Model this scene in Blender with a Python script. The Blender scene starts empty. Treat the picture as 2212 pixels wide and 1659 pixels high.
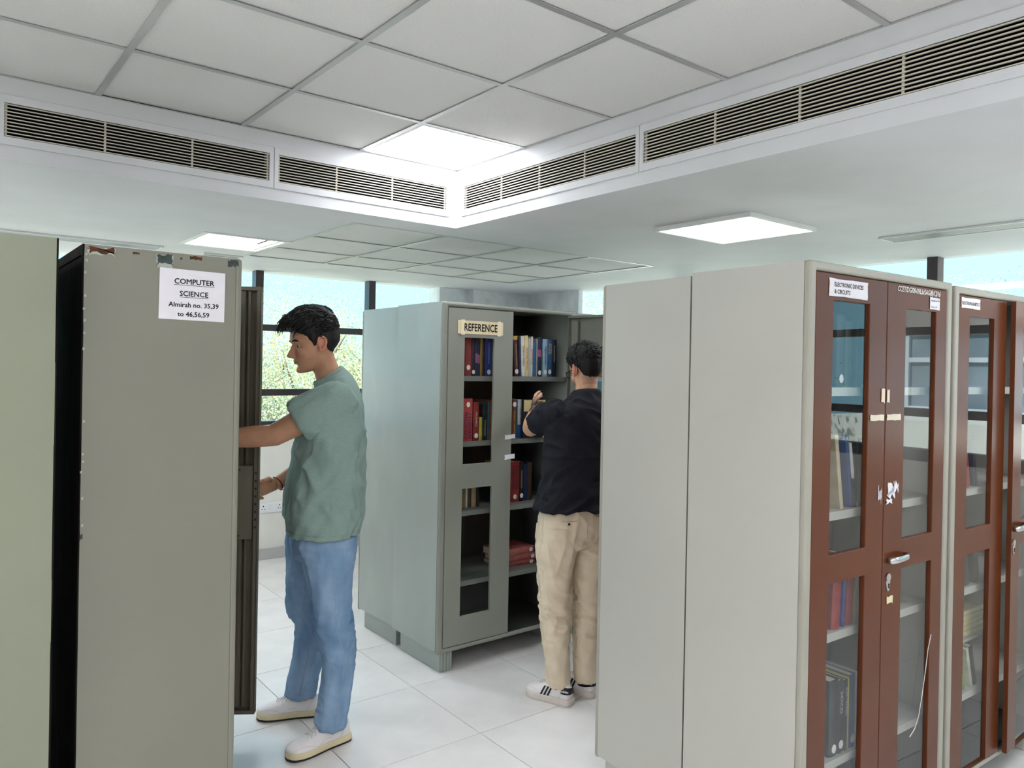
import bpy, bmesh, math, random
import numpy as np
from mathutils import Vector, Matrix
from mathutils.bvhtree import BVHTree

random.seed(7)
SC = bpy.context.scene
COL = SC.collection
PI = math.pi

# ---------------------------------------------------------------- camera
CAM_H = 1.643
YAW, PITCH, ROLL = -0.6685, -0.0039, 0.0187
_cy, _sy = math.cos(YAW), math.sin(YAW)
_f = Vector((-_sy, _cy, 0)); _r = Vector((_cy, _sy, 0)); _u = Vector((0, 0, 1))
_f2 = _f * math.cos(PITCH) + _u * math.sin(PITCH)
_u2 = _u * math.cos(PITCH) - _f * math.sin(PITCH)
_r3 = _r * math.cos(ROLL) + _u2 * math.sin(ROLL)
_u3 = _u2 * math.cos(ROLL) - _r * math.sin(ROLL)
cam_d = bpy.data.cameras.new('camera')
cam = bpy.data.objects.new('camera', cam_d)
COL.objects.link(cam)
mw = Matrix.Identity(4)
for k in range(3):
    mw[k][0], mw[k][1], mw[k][2] = _r3[k], _u3[k], -_f2[k]
mw[2][3] = CAM_H
cam.matrix_world = mw
cam_d.sensor_width = 36.0
cam_d.lens = 1640.1 / 2212 * 36.0
cam_d.shift_x = 1.5 / 2212
cam_d.shift_y = -31.8 / 2212
cam_d.clip_start = 0.02
SC.camera = cam

# ---------------------------------------------------------------- world, sun, exposure
PANEL_LIGHT = 10.8
SKY = (0.38, 0.80, 1.0)
SKY_STRENGTH = 1.6
world = bpy.data.worlds.new('sky'); SC.world = world
world.use_nodes = True
_bg = world.node_tree.nodes['Background']
_bg.inputs[0].default_value = (*SKY, 1); _bg.inputs[1].default_value = SKY_STRENGTH
sun_d = bpy.data.lights.new('sun', 'SUN'); sun_d.energy = 14.0; sun_d.angle = 0.02
sun_d.color = (1.0, 0.95, 0.86)
sun = bpy.data.objects.new('sun', sun_d); COL.objects.link(sun)
sun.rotation_euler = Vector((0.60, 0.30, -0.74)).to_track_quat('-Z', 'Y').to_euler()
SC.view_settings.view_transform = 'Standard'
SC.view_settings.look = 'None'
SC.view_settings.gamma = 1.0
SC.view_settings.use_curve_mapping = False
SC.view_settings.exposure = 0.40

# ---------------------------------------------------------------- helpers: materials
def lin(c):
    out = []
    for v in c:
        v = v / 255.0
        out.append(v / 12.92 if v <= 0.04045 else ((v + 0.055) / 1.055) ** 2.4)
    return tuple(out)

def mat(name, col, rough=0.5, spec=0.5, metal=0.0, vary=0.0, vscale=6.0, bump=0.0, bscale=30.0,
        bdist=0.01, emit=None, stretch=None, detail=3.0, col2=None, coords='Object', attr=None, coat=0.0, vlo=0.35, vhi=0.65):
    m = bpy.data.materials.new(name); m.use_nodes = True
    nt = m.node_tree; N = nt.nodes; L = nt.links
    b = N['Principled BSDF']
    b.inputs['Roughness'].default_value = rough
    b.inputs['Metallic'].default_value = metal
    b.inputs['Specular IOR Level'].default_value = spec
    if coat: b.inputs['Coat Weight'].default_value = coat; b.inputs['Coat Roughness'].default_value = 0.15
    c = lin(col)
    b.inputs['Base Color'].default_value = (*c, 1)
    tc = N.new('ShaderNodeTexCoord'); src = tc.outputs[coords]
    if stretch:
        mp = N.new('ShaderNodeMapping'); mp.inputs['Scale'].default_value = stretch
        L.new(src, mp.inputs['Vector']); src = mp.outputs['Vector']
    if vary or col2 or attr:
        nz = N.new('ShaderNodeTexNoise'); nz.inputs['Scale'].default_value = vscale
        nz.inputs['Detail'].default_value = detail
        L.new(src, nz.inputs['Vector'])
        rp = N.new('ShaderNodeValToRGB')
        rp.color_ramp.elements[0].position = vlo; rp.color_ramp.elements[1].position = vhi
        if col2:
            a0, a1 = c, lin(col2)
        elif attr:
            a0, a1 = (1 - vary,) * 3, (1 + vary,) * 3
        else:
            a0, a1 = tuple(v * (1 - vary) for v in c), tuple(min(1, v * (1 + vary)) for v in c)
        rp.color_ramp.elements[0].color = (*a0, 1); rp.color_ramp.elements[1].color = (*a1, 1)
        L.new(nz.outputs['Fac'], rp.inputs['Fac'])
        if attr:
            at = N.new('ShaderNodeAttribute'); at.attribute_name = attr
            mx = N.new('ShaderNodeMix'); mx.data_type = 'RGBA'; mx.blend_type = 'MULTIPLY'
            mx.inputs['Factor'].default_value = 1.0
            L.new(at.outputs['Color'], mx.inputs['A']); L.new(rp.outputs['Color'], mx.inputs['B'])
            L.new(mx.outputs['Result'], b.inputs['Base Color'])
        else:
            L.new(rp.outputs['Color'], b.inputs['Base Color'])
    if bump:
        n2 = N.new('ShaderNodeTexNoise'); n2.inputs['Scale'].default_value = bscale
        n2.inputs['Detail'].default_value = detail
        L.new(src, n2.inputs['Vector'])
        bp = N.new('ShaderNodeBump'); bp.inputs['Strength'].default_value = bump; bp.inputs['Distance'].default_value = bdist
        L.new(n2.outputs['Fac'], bp.inputs['Height']); L.new(bp.outputs['Normal'], b.inputs['Normal'])
    if emit:
        b.inputs['Emission Color'].default_value = (*lin(emit[0]), 1); b.inputs['Emission Strength'].default_value = emit[1]
    return m

def glass_mat(name, tint=(1, 1, 1), ior=1.5, rough=0.0, dirt=0.0):
    m = bpy.data.materials.new(name); m.use_nodes = True
    nt = m.node_tree; N = nt.nodes; L = nt.links
    N.remove(N['Principled BSDF'])
    out = N['Material Output']
    tr = N.new('ShaderNodeBsdfTransparent'); tr.inputs[0].default_value = (*tint, 1)
    gl = N.new('ShaderNodeBsdfGlossy'); gl.inputs['Roughness'].default_value = rough
    fr = N.new('ShaderNodeFresnel'); fr.inputs['IOR'].default_value = ior
    mx = N.new('ShaderNodeMixShader')
    ge = N.new('ShaderNodeNewGeometry'); iv = N.new('ShaderNodeMath'); iv.operation = 'SUBTRACT'; iv.inputs[0].default_value = 1.0
    ml = N.new('ShaderNodeMath'); ml.operation = 'MULTIPLY'                 # only the outer face mirrors
    L.new(ge.outputs['Backfacing'], iv.inputs[1]); L.new(fr.outputs[0], ml.inputs[0]); L.new(iv.outputs[0], ml.inputs[1])
    L.new(ml.outputs[0], mx.inputs[0]); L.new(tr.outputs[0], mx.inputs[1]); L.new(gl.outputs[0], mx.inputs[2])
    last = mx
    if dirt:
        df = N.new('ShaderNodeBsdfDiffuse'); df.inputs[0].default_value = (0.7, 0.75, 0.78, 1)
        nz = N.new('ShaderNodeTexNoise'); nz.inputs['Scale'].default_value = 3.0; nz.inputs['Detail'].default_value = 5
        tc = N.new('ShaderNodeTexCoord'); L.new(tc.outputs['Object'], nz.inputs['Vector'])
        mt = N.new('ShaderNodeMath'); mt.operation = 'MULTIPLY'; mt.inputs[1].default_value = dirt
        L.new(nz.outputs['Fac'], mt.inputs[0])
        m2 = N.new('ShaderNodeMixShader'); L.new(mt.outputs[0], m2.inputs[0])
        L.new(mx.outputs[0], m2.inputs[1]); L.new(df.outputs[0], m2.inputs[2]); last = m2
    L.new(last.outputs[0], out.inputs['Surface'])
    return m

# ---------------------------------------------------------------- helpers: geometry
class MB:
    """collects shapes; build() links them as ONE mesh object"""
    def __init__(s): s.v = []; s.f = []
    def add(s, verts, faces):
        o = len(s.v); s.v.extend([tuple(p) for p in verts]); s.f.extend([tuple(i + o for i in q) for q in faces]); return s
    def box(s, x0, x1, y0, y1, z0, z1):
        if x0 > x1: x0, x1 = x1, x0
        if y0 > y1: y0, y1 = y1, y0
        if z0 > z1: z0, z1 = z1, z0
        v = [(x0, y0, z0), (x1, y0, z0), (x1, y1, z0), (x0, y1, z0), (x0, y0, z1), (x1, y0, z1), (x1, y1, z1), (x0, y1, z1)]
        return s.add(v, [(0, 3, 2, 1), (4, 5, 6, 7), (0, 1, 5, 4), (1, 2, 6, 5), (2, 3, 7, 6), (3, 0, 4, 7)])
    def loft(s, rings, cap=True):
        n = len(rings[0]); v = [p for r in rings for p in r]; f = []
        for i in range(len(rings) - 1):
            for j in range(n):
                a, b = i * n + j, i * n + (j + 1) % n
                f.append((a, b, b + n, a + n))
        if cap:
            f.append(tuple(reversed(range(n)))); f.append(tuple((len(rings) - 1) * n + j for j in range(n)))
        return s.add(v, f)
    def tube(s, pts, r, n=8, ref=None, flat=None, cap=True):
        return s.loft(tube_rings(pts, r, n, ref, flat), cap)
    def ellipsoid(s, c, r, n=16, m=10, R=None):
        rings = []
        for i in range(m + 1):
            t = -PI / 2 + PI * (i + 0.001 if i == 0 else i - 0.001 if i == m else i) / m
            ring = []
            for j in range(n):
                a = 2 * PI * j / n
                p = Vector((r[0] * math.cos(t) * math.cos(a), r[1] * math.cos(t) * math.sin(a), r[2] * math.sin(t)))
                if R is not None: p = R @ p
                ring.append(tuple(p + Vector(c)))
            rings.append(ring)
        return s.loft(rings)
    def mesh(s, name='m', smooth=False):
        me = bpy.data.meshes.new(name); me.from_pydata(s.v, [], s.f); me.validate(); me.update()
        if smooth:
            me.polygons.foreach_set('use_smooth', [True] * len(me.polygons))
        return me
    def build(s, name, m, parent=None, smooth=False, bevel=0, seg=2, xf=None):
        if xf is not None: s.v = [tuple(xf @ Vector(p)) for p in s.v]
        return link(name, s.mesh(name, smooth), m, parent, bevel, seg)

def tube_rings(pts, r, n=8, ref=None, flat=None):
    pts = [Vector(p) for p in pts]
    rs = r if hasattr(r, '__len__') else [r] * len(pts)
    rings = []; prev = None
    for i, p in enumerate(pts):
        t = (pts[min(i + 1, len(pts) - 1)] - pts[max(i - 1, 0)]).normalized()
        if prev is None:
            up = Vector(ref) if ref is not None else (Vector((0, 0, 1)) if abs(t.z) < 0.9 else Vector((1, 0, 0)))
        else:
            up = prev
        u = (up - t * up.dot(t)).normalized(); prev = u
        w = t.cross(u)
        rr = rs[i]; ru, rw = (rr if hasattr(rr, '__len__') else (rr, rr * (flat or 1)))
        rings.append([tuple(p + u * (ru * math.cos(2 * PI * j / n)) + w * (rw * math.sin(2 * PI * j / n))) for j in range(n)])
    return rings

def link(name, me, m, parent=None, bevel=0, seg=2):
    o = bpy.data.objects.new(name, me); COL.objects.link(o)
    if m is not None and not me.materials: me.materials.append(m)
    if parent is not None: o.parent = parent
    if bevel:
        b = o.modifiers.new('bevel', 'BEVEL'); b.width = bevel; b.segments = seg; b.limit_method = 'ANGLE'; b.harden_normals = False
    return o

def place(o, loc=(0, 0, 0), rot=(0, 0, 0)):
    o.location = loc; o.rotation_euler = rot; return o

def tag(o, label=None, cat=None, group=None, kind=None):
    if label: o['label'] = label
    if cat: o['category'] = cat
    if group: o['group'] = group
    if kind: o['kind'] = kind
    return o

def thing(name, label, cat, loc=(0, 0, 0), rz=0.0, group=None):
    o = bpy.data.objects.new(name, None); COL.objects.link(o); o.empty_display_size = 0.05
    o.location = loc; o.rotation_euler = (0, 0, rz)
    return tag(o, label, cat, group)

def grid_slab(xs, ys, holes, w0, w1, mp=None):
    """slab over the xs/ys cells with rectangular holes; mp maps (u, v, w) to xyz"""
    xs = sorted(set([round(x, 5) for x in xs] + [round(h[k], 5) for h in holes for k in (0, 1)]))
    ys = sorted(set([round(y, 5) for y in ys] + [round(h[k], 5) for h in holes for k in (2, 3)]))
    nx, ny = len(xs) - 1, len(ys) - 1
    def full(i, j):
        if i < 0 or j < 0 or i >= nx or j >= ny: return False
        cx, cy = (xs[i] + xs[i + 1]) / 2, (ys[j] + ys[j + 1]) / 2
        return not any(h[0] < cx < h[1] and h[2] < cy < h[3] for h in holes)
    vid = {}; V = []; F = []
    def v(i, j, k):
        if (i, j, k) not in vid:
            vid[(i, j, k)] = len(V); p = (xs[i], ys[j], (w0, w1)[k]); V.append(mp(*p) if mp else p)
        return vid[(i, j, k)]
    for i in range(nx):
        for j in range(ny):
            if not full(i, j): continue
            F.append((v(i, j, 0), v(i, j + 1, 0), v(i + 1, j + 1, 0), v(i + 1, j, 0)))
            F.append((v(i, j, 1), v(i + 1, j, 1), v(i + 1, j + 1, 1), v(i, j + 1, 1)))
            if not full(i - 1, j): F.append((v(i, j, 0), v(i, j, 1), v(i, j + 1, 1), v(i, j + 1, 0)))
            if not full(i + 1, j): F.append((v(i + 1, j, 0), v(i + 1, j + 1, 0), v(i + 1, j + 1, 1), v(i + 1, j, 1)))
            if not full(i, j - 1): F.append((v(i, j, 0), v(i + 1, j, 0), v(i + 1, j, 1), v(i, j, 1)))
            if not full(i, j + 1): F.append((v(i, j + 1, 0), v(i, j + 1, 1), v(i + 1, j + 1, 1), v(i + 1, j + 1, 0)))
    b = MB(); b.add(V, F); return b

# text meshes, evaluated in one go
_texts = {}
_bold = {}
def want_text(key, body, bold=0.0, spacing=1.0, shear=0.0, line=1.0, align='CENTER'):
    cu = bpy.data.curves.new('lettering', 'FONT'); cu.body = body; cu.size = 1.0; _bold[key] = bold
    cu.align_x = align; cu.space_character = spacing; cu.shear = shear; cu.space_line = line; cu.resolution_u = 2
    o = bpy.data.objects.new('lettering', cu); COL.objects.link(o); _texts[key] = o
def bake_texts():
    dg = bpy.context.evaluated_depsgraph_get()
    for k, o in [q for q in _texts.items() if isinstance(q[1], bpy.types.Object)]:
        me = bpy.data.meshes.new_from_object(o.evaluated_get(dg)); me.materials.clear()
        co = np.empty(len(me.vertices) * 3); me.vertices.foreach_get('co', co); co = co.reshape(-1, 3)
        lo, hi = co.min(0), co.max(0); co -= (lo + hi) / 2; co[:, 2] = 0
        co /= (hi[0] - lo[0])                                   # width 1, centred
        me.vertices.foreach_set('co', co.ravel())
        if _bold[k]:                                            # heavier strokes: shifted copies laid over each other
            q = _bold[k] / (hi[0] - lo[0]); bm = bmesh.new()
            for n_, (dx, dy) in enumerate(((0, 0), (q, 0), (-q, 0), (0, q), (0, -q))):
                m0 = len(bm.verts); bm.from_mesh(me); bm.verts.ensure_lookup_table()
                for v_ in bm.verts[m0:]: v_.co.x += dx; v_.co.y += dy; v_.co.z += n_ * 0.00004
            bm.to_mesh(me); bm.free(); me['aspect'] = float((hi[1] - lo[1]) / (hi[0] - lo[0]))
        _texts[k] = me
        cu = o.data; bpy.data.objects.remove(o); bpy.data.curves.remove(cu)
def text(key, m, parent, loc, width, rot=(PI / 2, 0, 0), height=None, name='lettering'):
    me = _texts[key]
    if m.name not in [x.name for x in me.materials if x]:
        me = me.copy(); me.materials.clear(); me.materials.append(m)
    o = bpy.data.objects.new(name, me); COL.objects.link(o); o.parent = parent
    o.location = loc; o.rotation_euler = rot
    o.scale = (width, width if height is None else height / _texts[key]['aspect'], 1); return o

# numpy value noise
def _hash(ix, iy, iz):
    n = (ix * 374761393 + iy * 668265263 + iz * 1274126177) & 0x7fffffff
    n = ((n ^ (n >> 13)) * 1274126177) & 0x7fffffff
    return ((n ^ (n >> 16)) & 0xffff) / 65535.0
def vnoise(P):
    P = np.asarray(P, float); I = np.floor(P).astype(np.int64); F = P - I; F = F * F * (3 - 2 * F)
    r = 0
    for dx in (0, 1):
        for dy in (0, 1):
            for dz in (0, 1):
                w = (F[:, 0] if dx else 1 - F[:, 0]) * (F[:, 1] if dy else 1 - F[:, 1]) * (F[:, 2] if dz else 1 - F[:, 2])
                r = r + w * _hash(I[:, 0] + dx, I[:, 1] + dy, I[:, 2] + dz)
    return r * 2 - 1
# ================================================================= materials
W_SOFFIT = mat('soffit_paint', (220, 221, 224), 0.6, 0.3, vary=0.03, vscale=2.5, bump=0.08, bscale=25)
W_TILE = mat('ceiling_tile_board', (226, 225, 223), 0.9, 0.2, vary=0.03, vscale=160, bump=0.5, bscale=220, bdist=0.003)
W_BAR = mat('ceiling_grid_metal', (196, 196, 196), 0.35, 0.5, metal=0.6, vary=0.03)
W_TRIMW = mat('white_trim', (236, 236, 236), 0.4, 0.5, vary=0.02)
W_WALL = mat('cream_wall_paint', (232, 229, 220), 0.7, 0.3, vary=0.05, vscale=3, bump=0.1, bscale=18)
W_CONC = mat('peeling_plaster', (205, 208, 211), 0.85, 0.2, col2=(240, 242, 244), vscale=7, detail=8, stretch=(1, 1, 0.45), bump=0.4, bscale=16, vlo=0.3, vhi=0.75)
W_BASE = mat('skirting_grey', (186, 184, 180), 0.4, 0.5, vary=0.05)
W_FRAME = mat('window_frame_brown', (62, 52, 54), 0.35, 0.5, vary=0.1, vscale=9)
W_GRILLE = mat('grille_white', (224, 222, 220), 0.5, 0.3, vary=0.03)
W_SLAT = mat('grille_slat_cream', (214, 208, 194), 0.5, 0.3, vary=0.03)
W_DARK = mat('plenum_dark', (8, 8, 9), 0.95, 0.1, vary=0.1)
W_FLOOR = mat('floor_tile_matt', (230, 227, 224), 0.22, 0.45, vary=0.045, vscale=5, detail=8, bump=0.03, bscale=40)
W_GROUT = mat('grout', (98, 90, 88), 0.9, 0.1, vary=0.1)
W_GLASS = glass_mat('window_glass', (0.97, 1.0, 1.0), 1.45, dirt=0.05)
W_LAMP = mat('panel_diffuser', (255, 255, 255), 0.5, 0.2, vary=0.001, emit=((246, 249, 255), PANEL_LIGHT))
W_PLASTIC = mat('white_plastic', (240, 240, 240), 0.35, 0.5, vary=0.01)
W_SLOT = mat('slot_metal', (176, 180, 182), 0.35, 0.5, vary=0.05)

CZ, TZ = 2.413, 2.735                 # soffit underside, coffer tile plane
CX, CY = 2.39, 3.55                   # coffer corner
XR, YL = 5.2, 6.36                    # window planes
XB, YB = -3.6, -3.4                   # far sides of the room behind the camera

# ---------------------------------------------------------------- floor
fl = MB(); fl.box(XB, XR + 0.3, YB, YL + 0.3, -0.12, -0.004)
floor = tag(fl.build('floor', W_GROUT), kind='structure')
tile_me = None
FA = -0.0101
for i in range(-8, 8):
    for j in range(-11, 6):
        cx = (i + 0.5) * 0.6; cy = (j + 0.5) * 0.6
        wx = 1.4235 + cx * math.cos(FA) - cy * math.sin(FA); wy = 3.3339 + cx * math.sin(FA) + cy * math.cos(FA)
        if wx < XB - 0.2 or wx > XR + 0.2 or wy < YB - 0.2 or wy > 6.5: continue
        if tile_me is None:
            b = MB(); h = 0.2983; c = 0.0012
            b.loft([[(-h, -h, -0.006), (h, -h, -0.006), (h, h, -0.006), (-h, h, -0.006)], [(-h, -h, -c), (h, -h, -c), (h, h, -c), (-h, h, -c)],
                    [(-h + c, -h + c, 0), (h - c, -h + c, 0), (h - c, h - c, 0), (-h + c, h - c, 0)]])
            tile_me = b.mesh('floor_tile'); tile_me.materials.append(W_FLOOR)
        o = bpy.data.objects.new('floor_tile', tile_me); COL.objects.link(o); o.parent = floor
        o.location = (wx, wy, 0); o.rotation_euler = (0, 0, FA)

# ---------------------------------------------------------------- ceiling
RC = (1.375, 1.886, 4.71, 5.27)                       # recessed light opening
LG = (1.90, 4.335, 3.81, 5.53)                         # tiled field in the soffit
soff = grid_slab([XB, XR + 0.2], [YB, YL + 0.2], [(XB + 0.6, CX, YB + 0.6, CY), RC, LG], CZ, CZ + 0.02)
ceiling = tag(soff.build('ceiling', W_SOFFIT), kind='structure')
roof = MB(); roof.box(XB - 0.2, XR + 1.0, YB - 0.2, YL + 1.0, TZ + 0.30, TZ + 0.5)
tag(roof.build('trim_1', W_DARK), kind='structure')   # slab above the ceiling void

GL = [(-0.95, 0.235, (-0.55, -0.15)), (0.262, 1.325, (0.622, 0.97)), (1.352, 2.325, (1.664, 1.981))]     # grille spans along x
GR = [(2.19, 3.475, (3.14, 2.836, 2.518)), (0.42, 2.163, (1.803, 1.451, 1.103, 0.76))]                 # along y
GZ = (2.497, 2.632)
fa = grid_slab([XB + 0.6, CX + 0.02], [CZ - 0.002, TZ], [(g[0], g[1], *GZ) for g in GL], CY - 0.003, CY + 0.02, lambda u, v, w: (u, w, v))
tag(fa.build('trim_2', W_SOFFIT), kind='structure')
fb = grid_slab([YB + 0.6, CY + 0.02], [CZ - 0.002, TZ], [(g[0], g[1], *GZ) for g in GR], CX - 0.003, CX + 0.02, lambda u, v, w: (w, u, v))
tag(fb.build('trim_3', W_SOFFIT), kind='structure')
b = MB(); b.box(XB + 0.58, XB + 0.6, YB + 0.6, CY, CZ, TZ); tag(b.build('trim_4', W_SOFFIT), kind='structure')
b = MB(); b.box(XB + 0.6, CX, YB + 0.58, YB + 0.6, CZ, TZ); tag(b.build('trim_5', W_SOFFIT), kind='structure')

# coffer tiles, grid bars and light panels
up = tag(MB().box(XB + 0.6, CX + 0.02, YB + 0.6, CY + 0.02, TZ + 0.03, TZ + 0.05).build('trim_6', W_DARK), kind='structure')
tile2 = None; P = 0.6
nx, ny = 9, 11
LIGHT_CELLS = {(0, 0)} | {(i, j) for i in range(nx) for j in range(ny) if (i + 2 * j) % 4 == 1 and (i >= 5 or j >= 6)}  # all but the corner cell are out-of-view panels added to brighten the room
for i in range(nx):
    for j in range(ny):
        x1 = CX - i * P; y1 = CY - j * P
        if x1 - P < XB + 0.5 or y1 - P < YB + 0.5: continue
        if (i, j) in LIGHT_CELLS: continue
        if tile2 is None:
            t = MB(); t.box(-0.2975, 0.2975, -0.2975, 0.2975, 0, 0.014); tile2 = t.mesh('ceiling_tile'); tile2.materials.append(W_TILE)
        o = bpy.data.objects.new('ceiling_tile', tile2); COL.objects.link(o); o.parent = up
        o.location = (x1 - P / 2, y1 - P / 2, TZ + 0.001 + 0.002 * ((i * 7 + j * 3) % 3))
for i in range(nx + 1):
    x = CX - i * P
    MB().box(x - 0.012, x + 0.012, YB + 0.6, CY, TZ - 0.004, TZ - 0.001).build('grid_bar', W_BAR, up)
for j in range(ny + 1):
    y = CY - j * P
    MB().box(XB + 0.6, CX, y - 0.011, y + 0.011, TZ - 0.0035, TZ - 0.0012).build('grid_bar', W_BAR, up)

def light_panel(label, x, y, z, h=0.286, group='square ceiling light panels', proud=0.0):
    r = thing('ceiling_light', label, 'light', (x, y, z), 0, group)
    fr = grid_slab([-h, h], [-h, h], [(-h + 0.016, h - 0.016, -h + 0.016, h - 0.016)], 0, 0.014 + proud)
    fr.build('frame', W_TRIMW, r, bevel=0.002)
    MB().box(-h + 0.014, h - 0.014, -h + 0.014, h - 0.014, 0.003, 0.010).build('diffuser', W_LAMP, r)
    return r
for (i, j) in sorted(LIGHT_CELLS):
    if CX - i * P - P < XB + 0.5 or CY - j * P - P < YB + 0.5: continue
    lab = {(0, 0): 'bright square light panel in the inner corner of the raised coffer, between the two grilles'}.get((i, j), 'added unseen fill light panel in the raised coffer overhead behind the viewer')
    light_panel(lab, CX - i * P - P / 2, CY - j * P - P / 2, TZ - 0.004)
light_panel('square light panel standing proud of the flat soffit above the brown cabinets', 3.465, 2.47, CZ - 0.024, 0.30, 'square ceiling light panels', 0.01)
light_panel('added unseen fill light panel on the soffit above the window side, left of the picture', -0.45, 4.95, CZ - 0.024, 0.30, 'square ceiling light panels', 0.01)  # fill panel out of view, added to light the far window side
light_panel('added unseen fill light panel on the soffit right of the picture, nearer one', 3.465, 0.35, CZ - 0.024, 0.30, 'square ceiling light panels', 0.01)  # this and the next are unseen panels added as fill
light_panel('added unseen fill light panel on the soffit right of the picture, farther one', 3.465, -1.5, CZ - 0.024, 0.30, 'square ceiling light panels', 0.01)
# recessed light box on the left
r = thing('recessed_light', 'open recessed ceiling light box above the window side, without its diffuser', 'light', (RC[0], RC[2], CZ))
w_, d_ = RC[1] - RC[0], RC[3] - RC[2]
fr = grid_slab([-0.015, w_ + 0.015], [-0.015, d_ + 0.015], [(0.02, w_ - 0.02, 0.02, d_ - 0.02)], -0.006, 0.0)
fr.build('frame', W_TRIMW, r, bevel=0.002)
bx = MB(); bx.box(0, 0.006, 0, d_, 0, 0.1).box(w_ - 0.006, w_, 0, d_, 0, 0.1).box(0, w_, 0, 0.006, 0, 0.1).box(0, w_, d_ - 0.006, d_, 0, 0.1)
bx.build('housing', W_PLASTIC, r)
MB().box(0.006, w_ - 0.006, 0.006, d_ - 0.006, 0.085, 0.1).build('lamp_tray', mat('bare_lamp_tray', (255, 255, 255), 0.5, 0.2, vary=0.001, emit=((248, 250, 255), PANEL_LIGHT * 2.2)), r)
MB().box(0.02, 0.075, d_ - 0.11, d_ - 0.05, 0.02, 0.075).build('lamp_holder', W_PLASTIC, r, bevel=0.006)
MB().box(w_ - 0.05, w_ - 0.03, 0.02, d_ - 0.02, 0.0, 0.02).build('loose_rail', W_TRIMW, r)

# tiled field in the soffit
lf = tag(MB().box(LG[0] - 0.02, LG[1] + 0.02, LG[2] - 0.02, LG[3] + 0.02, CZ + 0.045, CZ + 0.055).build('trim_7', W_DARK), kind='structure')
xs = [LG[0] + 0.6 * k for k in range(5)]; xs[-1] = LG[1]
ys = [LG[2], LG[2] + 0.6, LG[2] + 1.2, LG[3]]
for i in range(4):
    for j in range(3):
        MB().box(xs[i] + 0.002, xs[i + 1] - 0.002, ys[j] + 0.002, ys[j + 1] - 0.002, CZ + 0.004, CZ + 0.018).build('ceiling_tile', W_TILE, lf)
for x in xs: MB().box(x - 0.012, x + 0.012, LG[2] - 0.01, LG[3] + 0.01, CZ - 0.003, CZ + 0.001).build('grid_bar', W_BAR, lf)
for y in ys: MB().box(LG[0] - 0.01, LG[1] + 0.01, y - 0.011, y + 0.011, CZ - 0.0026, CZ + 0.0012).build('grid_bar', W_BAR, lf)

# ---------------------------------------------------------------- grilles
def grille(label, t0, t1, div, mp):
    """bar grille in a hole of the soffit face; mp maps (t, depth, z)"""
    r = thing('air_grille', label, 'grille', (0, 0, 0), 0, 'linear bar grilles around the coffer')
    z0, z1 = GZ
    def bx(name, a0, a1, d0, d1, c0, c1, m=W_SLAT):
        p, q = mp(a0, d0, c0), mp(a1, d1, c1)
        return MB().box(p[0], q[0], p[1], q[1], p[2], q[2]).build(name, m, r)
    fr = grid_slab([t0 - 0.012, t1 + 0.012], [z0 - 0.03, z1 + 0.03], [(t0 + 0.008, t1 - 0.008, z0 + 0.002, z1 - 0.002)], -0.008, 0.0,
                   lambda u, v, w: mp(u, w, v))
    fr.build('frame', W_SOFFIT, r, bevel=0.002)
    n = 10
    for k in range(n):
        z = z0 + (k + 0.5) * (z1 - z0) / n
        bx('slat', t0 + 0.006, t1 - 0.006, -0.003, 0.004, z - 0.0019, z + 0.0019)
    for d in list(div) + [t0 + 0.014, t1 - 0.014]:
        bx('divider', d - 0.004, d + 0.004, 0.003, 0.009, z0, z1)
    bx('void_shade_sheet', t0 - 0.005, t1 + 0.005, 0.10, 0.105, z0 - 0.06, z1 + 0.12, W_DARK)  # black sheet standing in for the shade between the slats
    return r
for g, nm in zip(GL, ('outermost', 'second', 'nearest to the corner')):
    grille('long white bar grille on the left soffit face, %s' % ('nearest to the coffer corner' if nm.startswith('near') else 'second from the coffer corner' if nm == 'second' else 'third from the coffer corner'),
           g[0], g[1], g[2], lambda t, d, z: (t, CY - 0.003 + d, z))
for g, nm in zip(GR, ('nearest to the coffer corner', 'running out of the picture')):
    grille('long white bar grille on the right soffit face, %s' % nm, g[0], g[1], g[2], lambda t, d, z: (CX - 0.003 + d, t, z))

# slot diffusers
def slot(label, x0, x1, y0, y1, along):
    r = thing('slot_diffuser', label, 'vent', (x0, y0, CZ), 0, 'slot diffusers in the soffit')
    w, d = x1 - x0, y1 - y0
    grid_slab([0, w], [0, d], [(0.012, w - 0.012, 0.012, d - 0.012)], -0.012, 0.0).build('frame', W_TRIMW, r, bevel=0.002)
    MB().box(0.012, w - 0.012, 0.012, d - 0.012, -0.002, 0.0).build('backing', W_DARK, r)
    n = 6
    for k in range(n):
        if along == 'y':
            c = 0.012 + (k + 0.5) * (w - 0.024) / n; b = MB().box(c - 0.009, c + 0.009, 0.012, d - 0.012, -0.009, -0.004)
        else:
            c = 0.012 + (k + 0.5) * (d - 0.024) / n; b = MB().box(0.012, w - 0.012, c - 0.009, c + 0.009, -0.009, -0.004)
        b.build('blade', W_SLOT, r)
slot('long slot diffuser in the soffit at the right, near the window wall', 4.29, 4.47, -0.6, 2.10, 'y')
slot('long slot diffuser in the soffit at the left, above the grey-green cabinets', -1.2, 1.33, 5.50, 5.68, 'x')
slot('short dark slot vent in the soffit beside the recessed light box', 1.62, 1.90, 5.60, 5.70, 'x')

# ---------------------------------------------------------------- walls
YW = 6.2
b = MB(); b.box(XB, 4.10, YW, YW + 0.30, 0, 1.03); tag(b.build('wall_left', W_WALL), kind='structure')
b = MB(); b.box(XB, 4.10, YW - 0.012, YW, 0, 0.095); tag(b.build('baseboard_left', W_BASE, bevel=0.004), kind='structure')
b = MB(); b.box(XB, 4.10, YW - 0.02, YW + 0.32, 1.03, 1.055); tag(b.build('trim_8', W_WALL, bevel=0.005), kind='structure')
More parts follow.
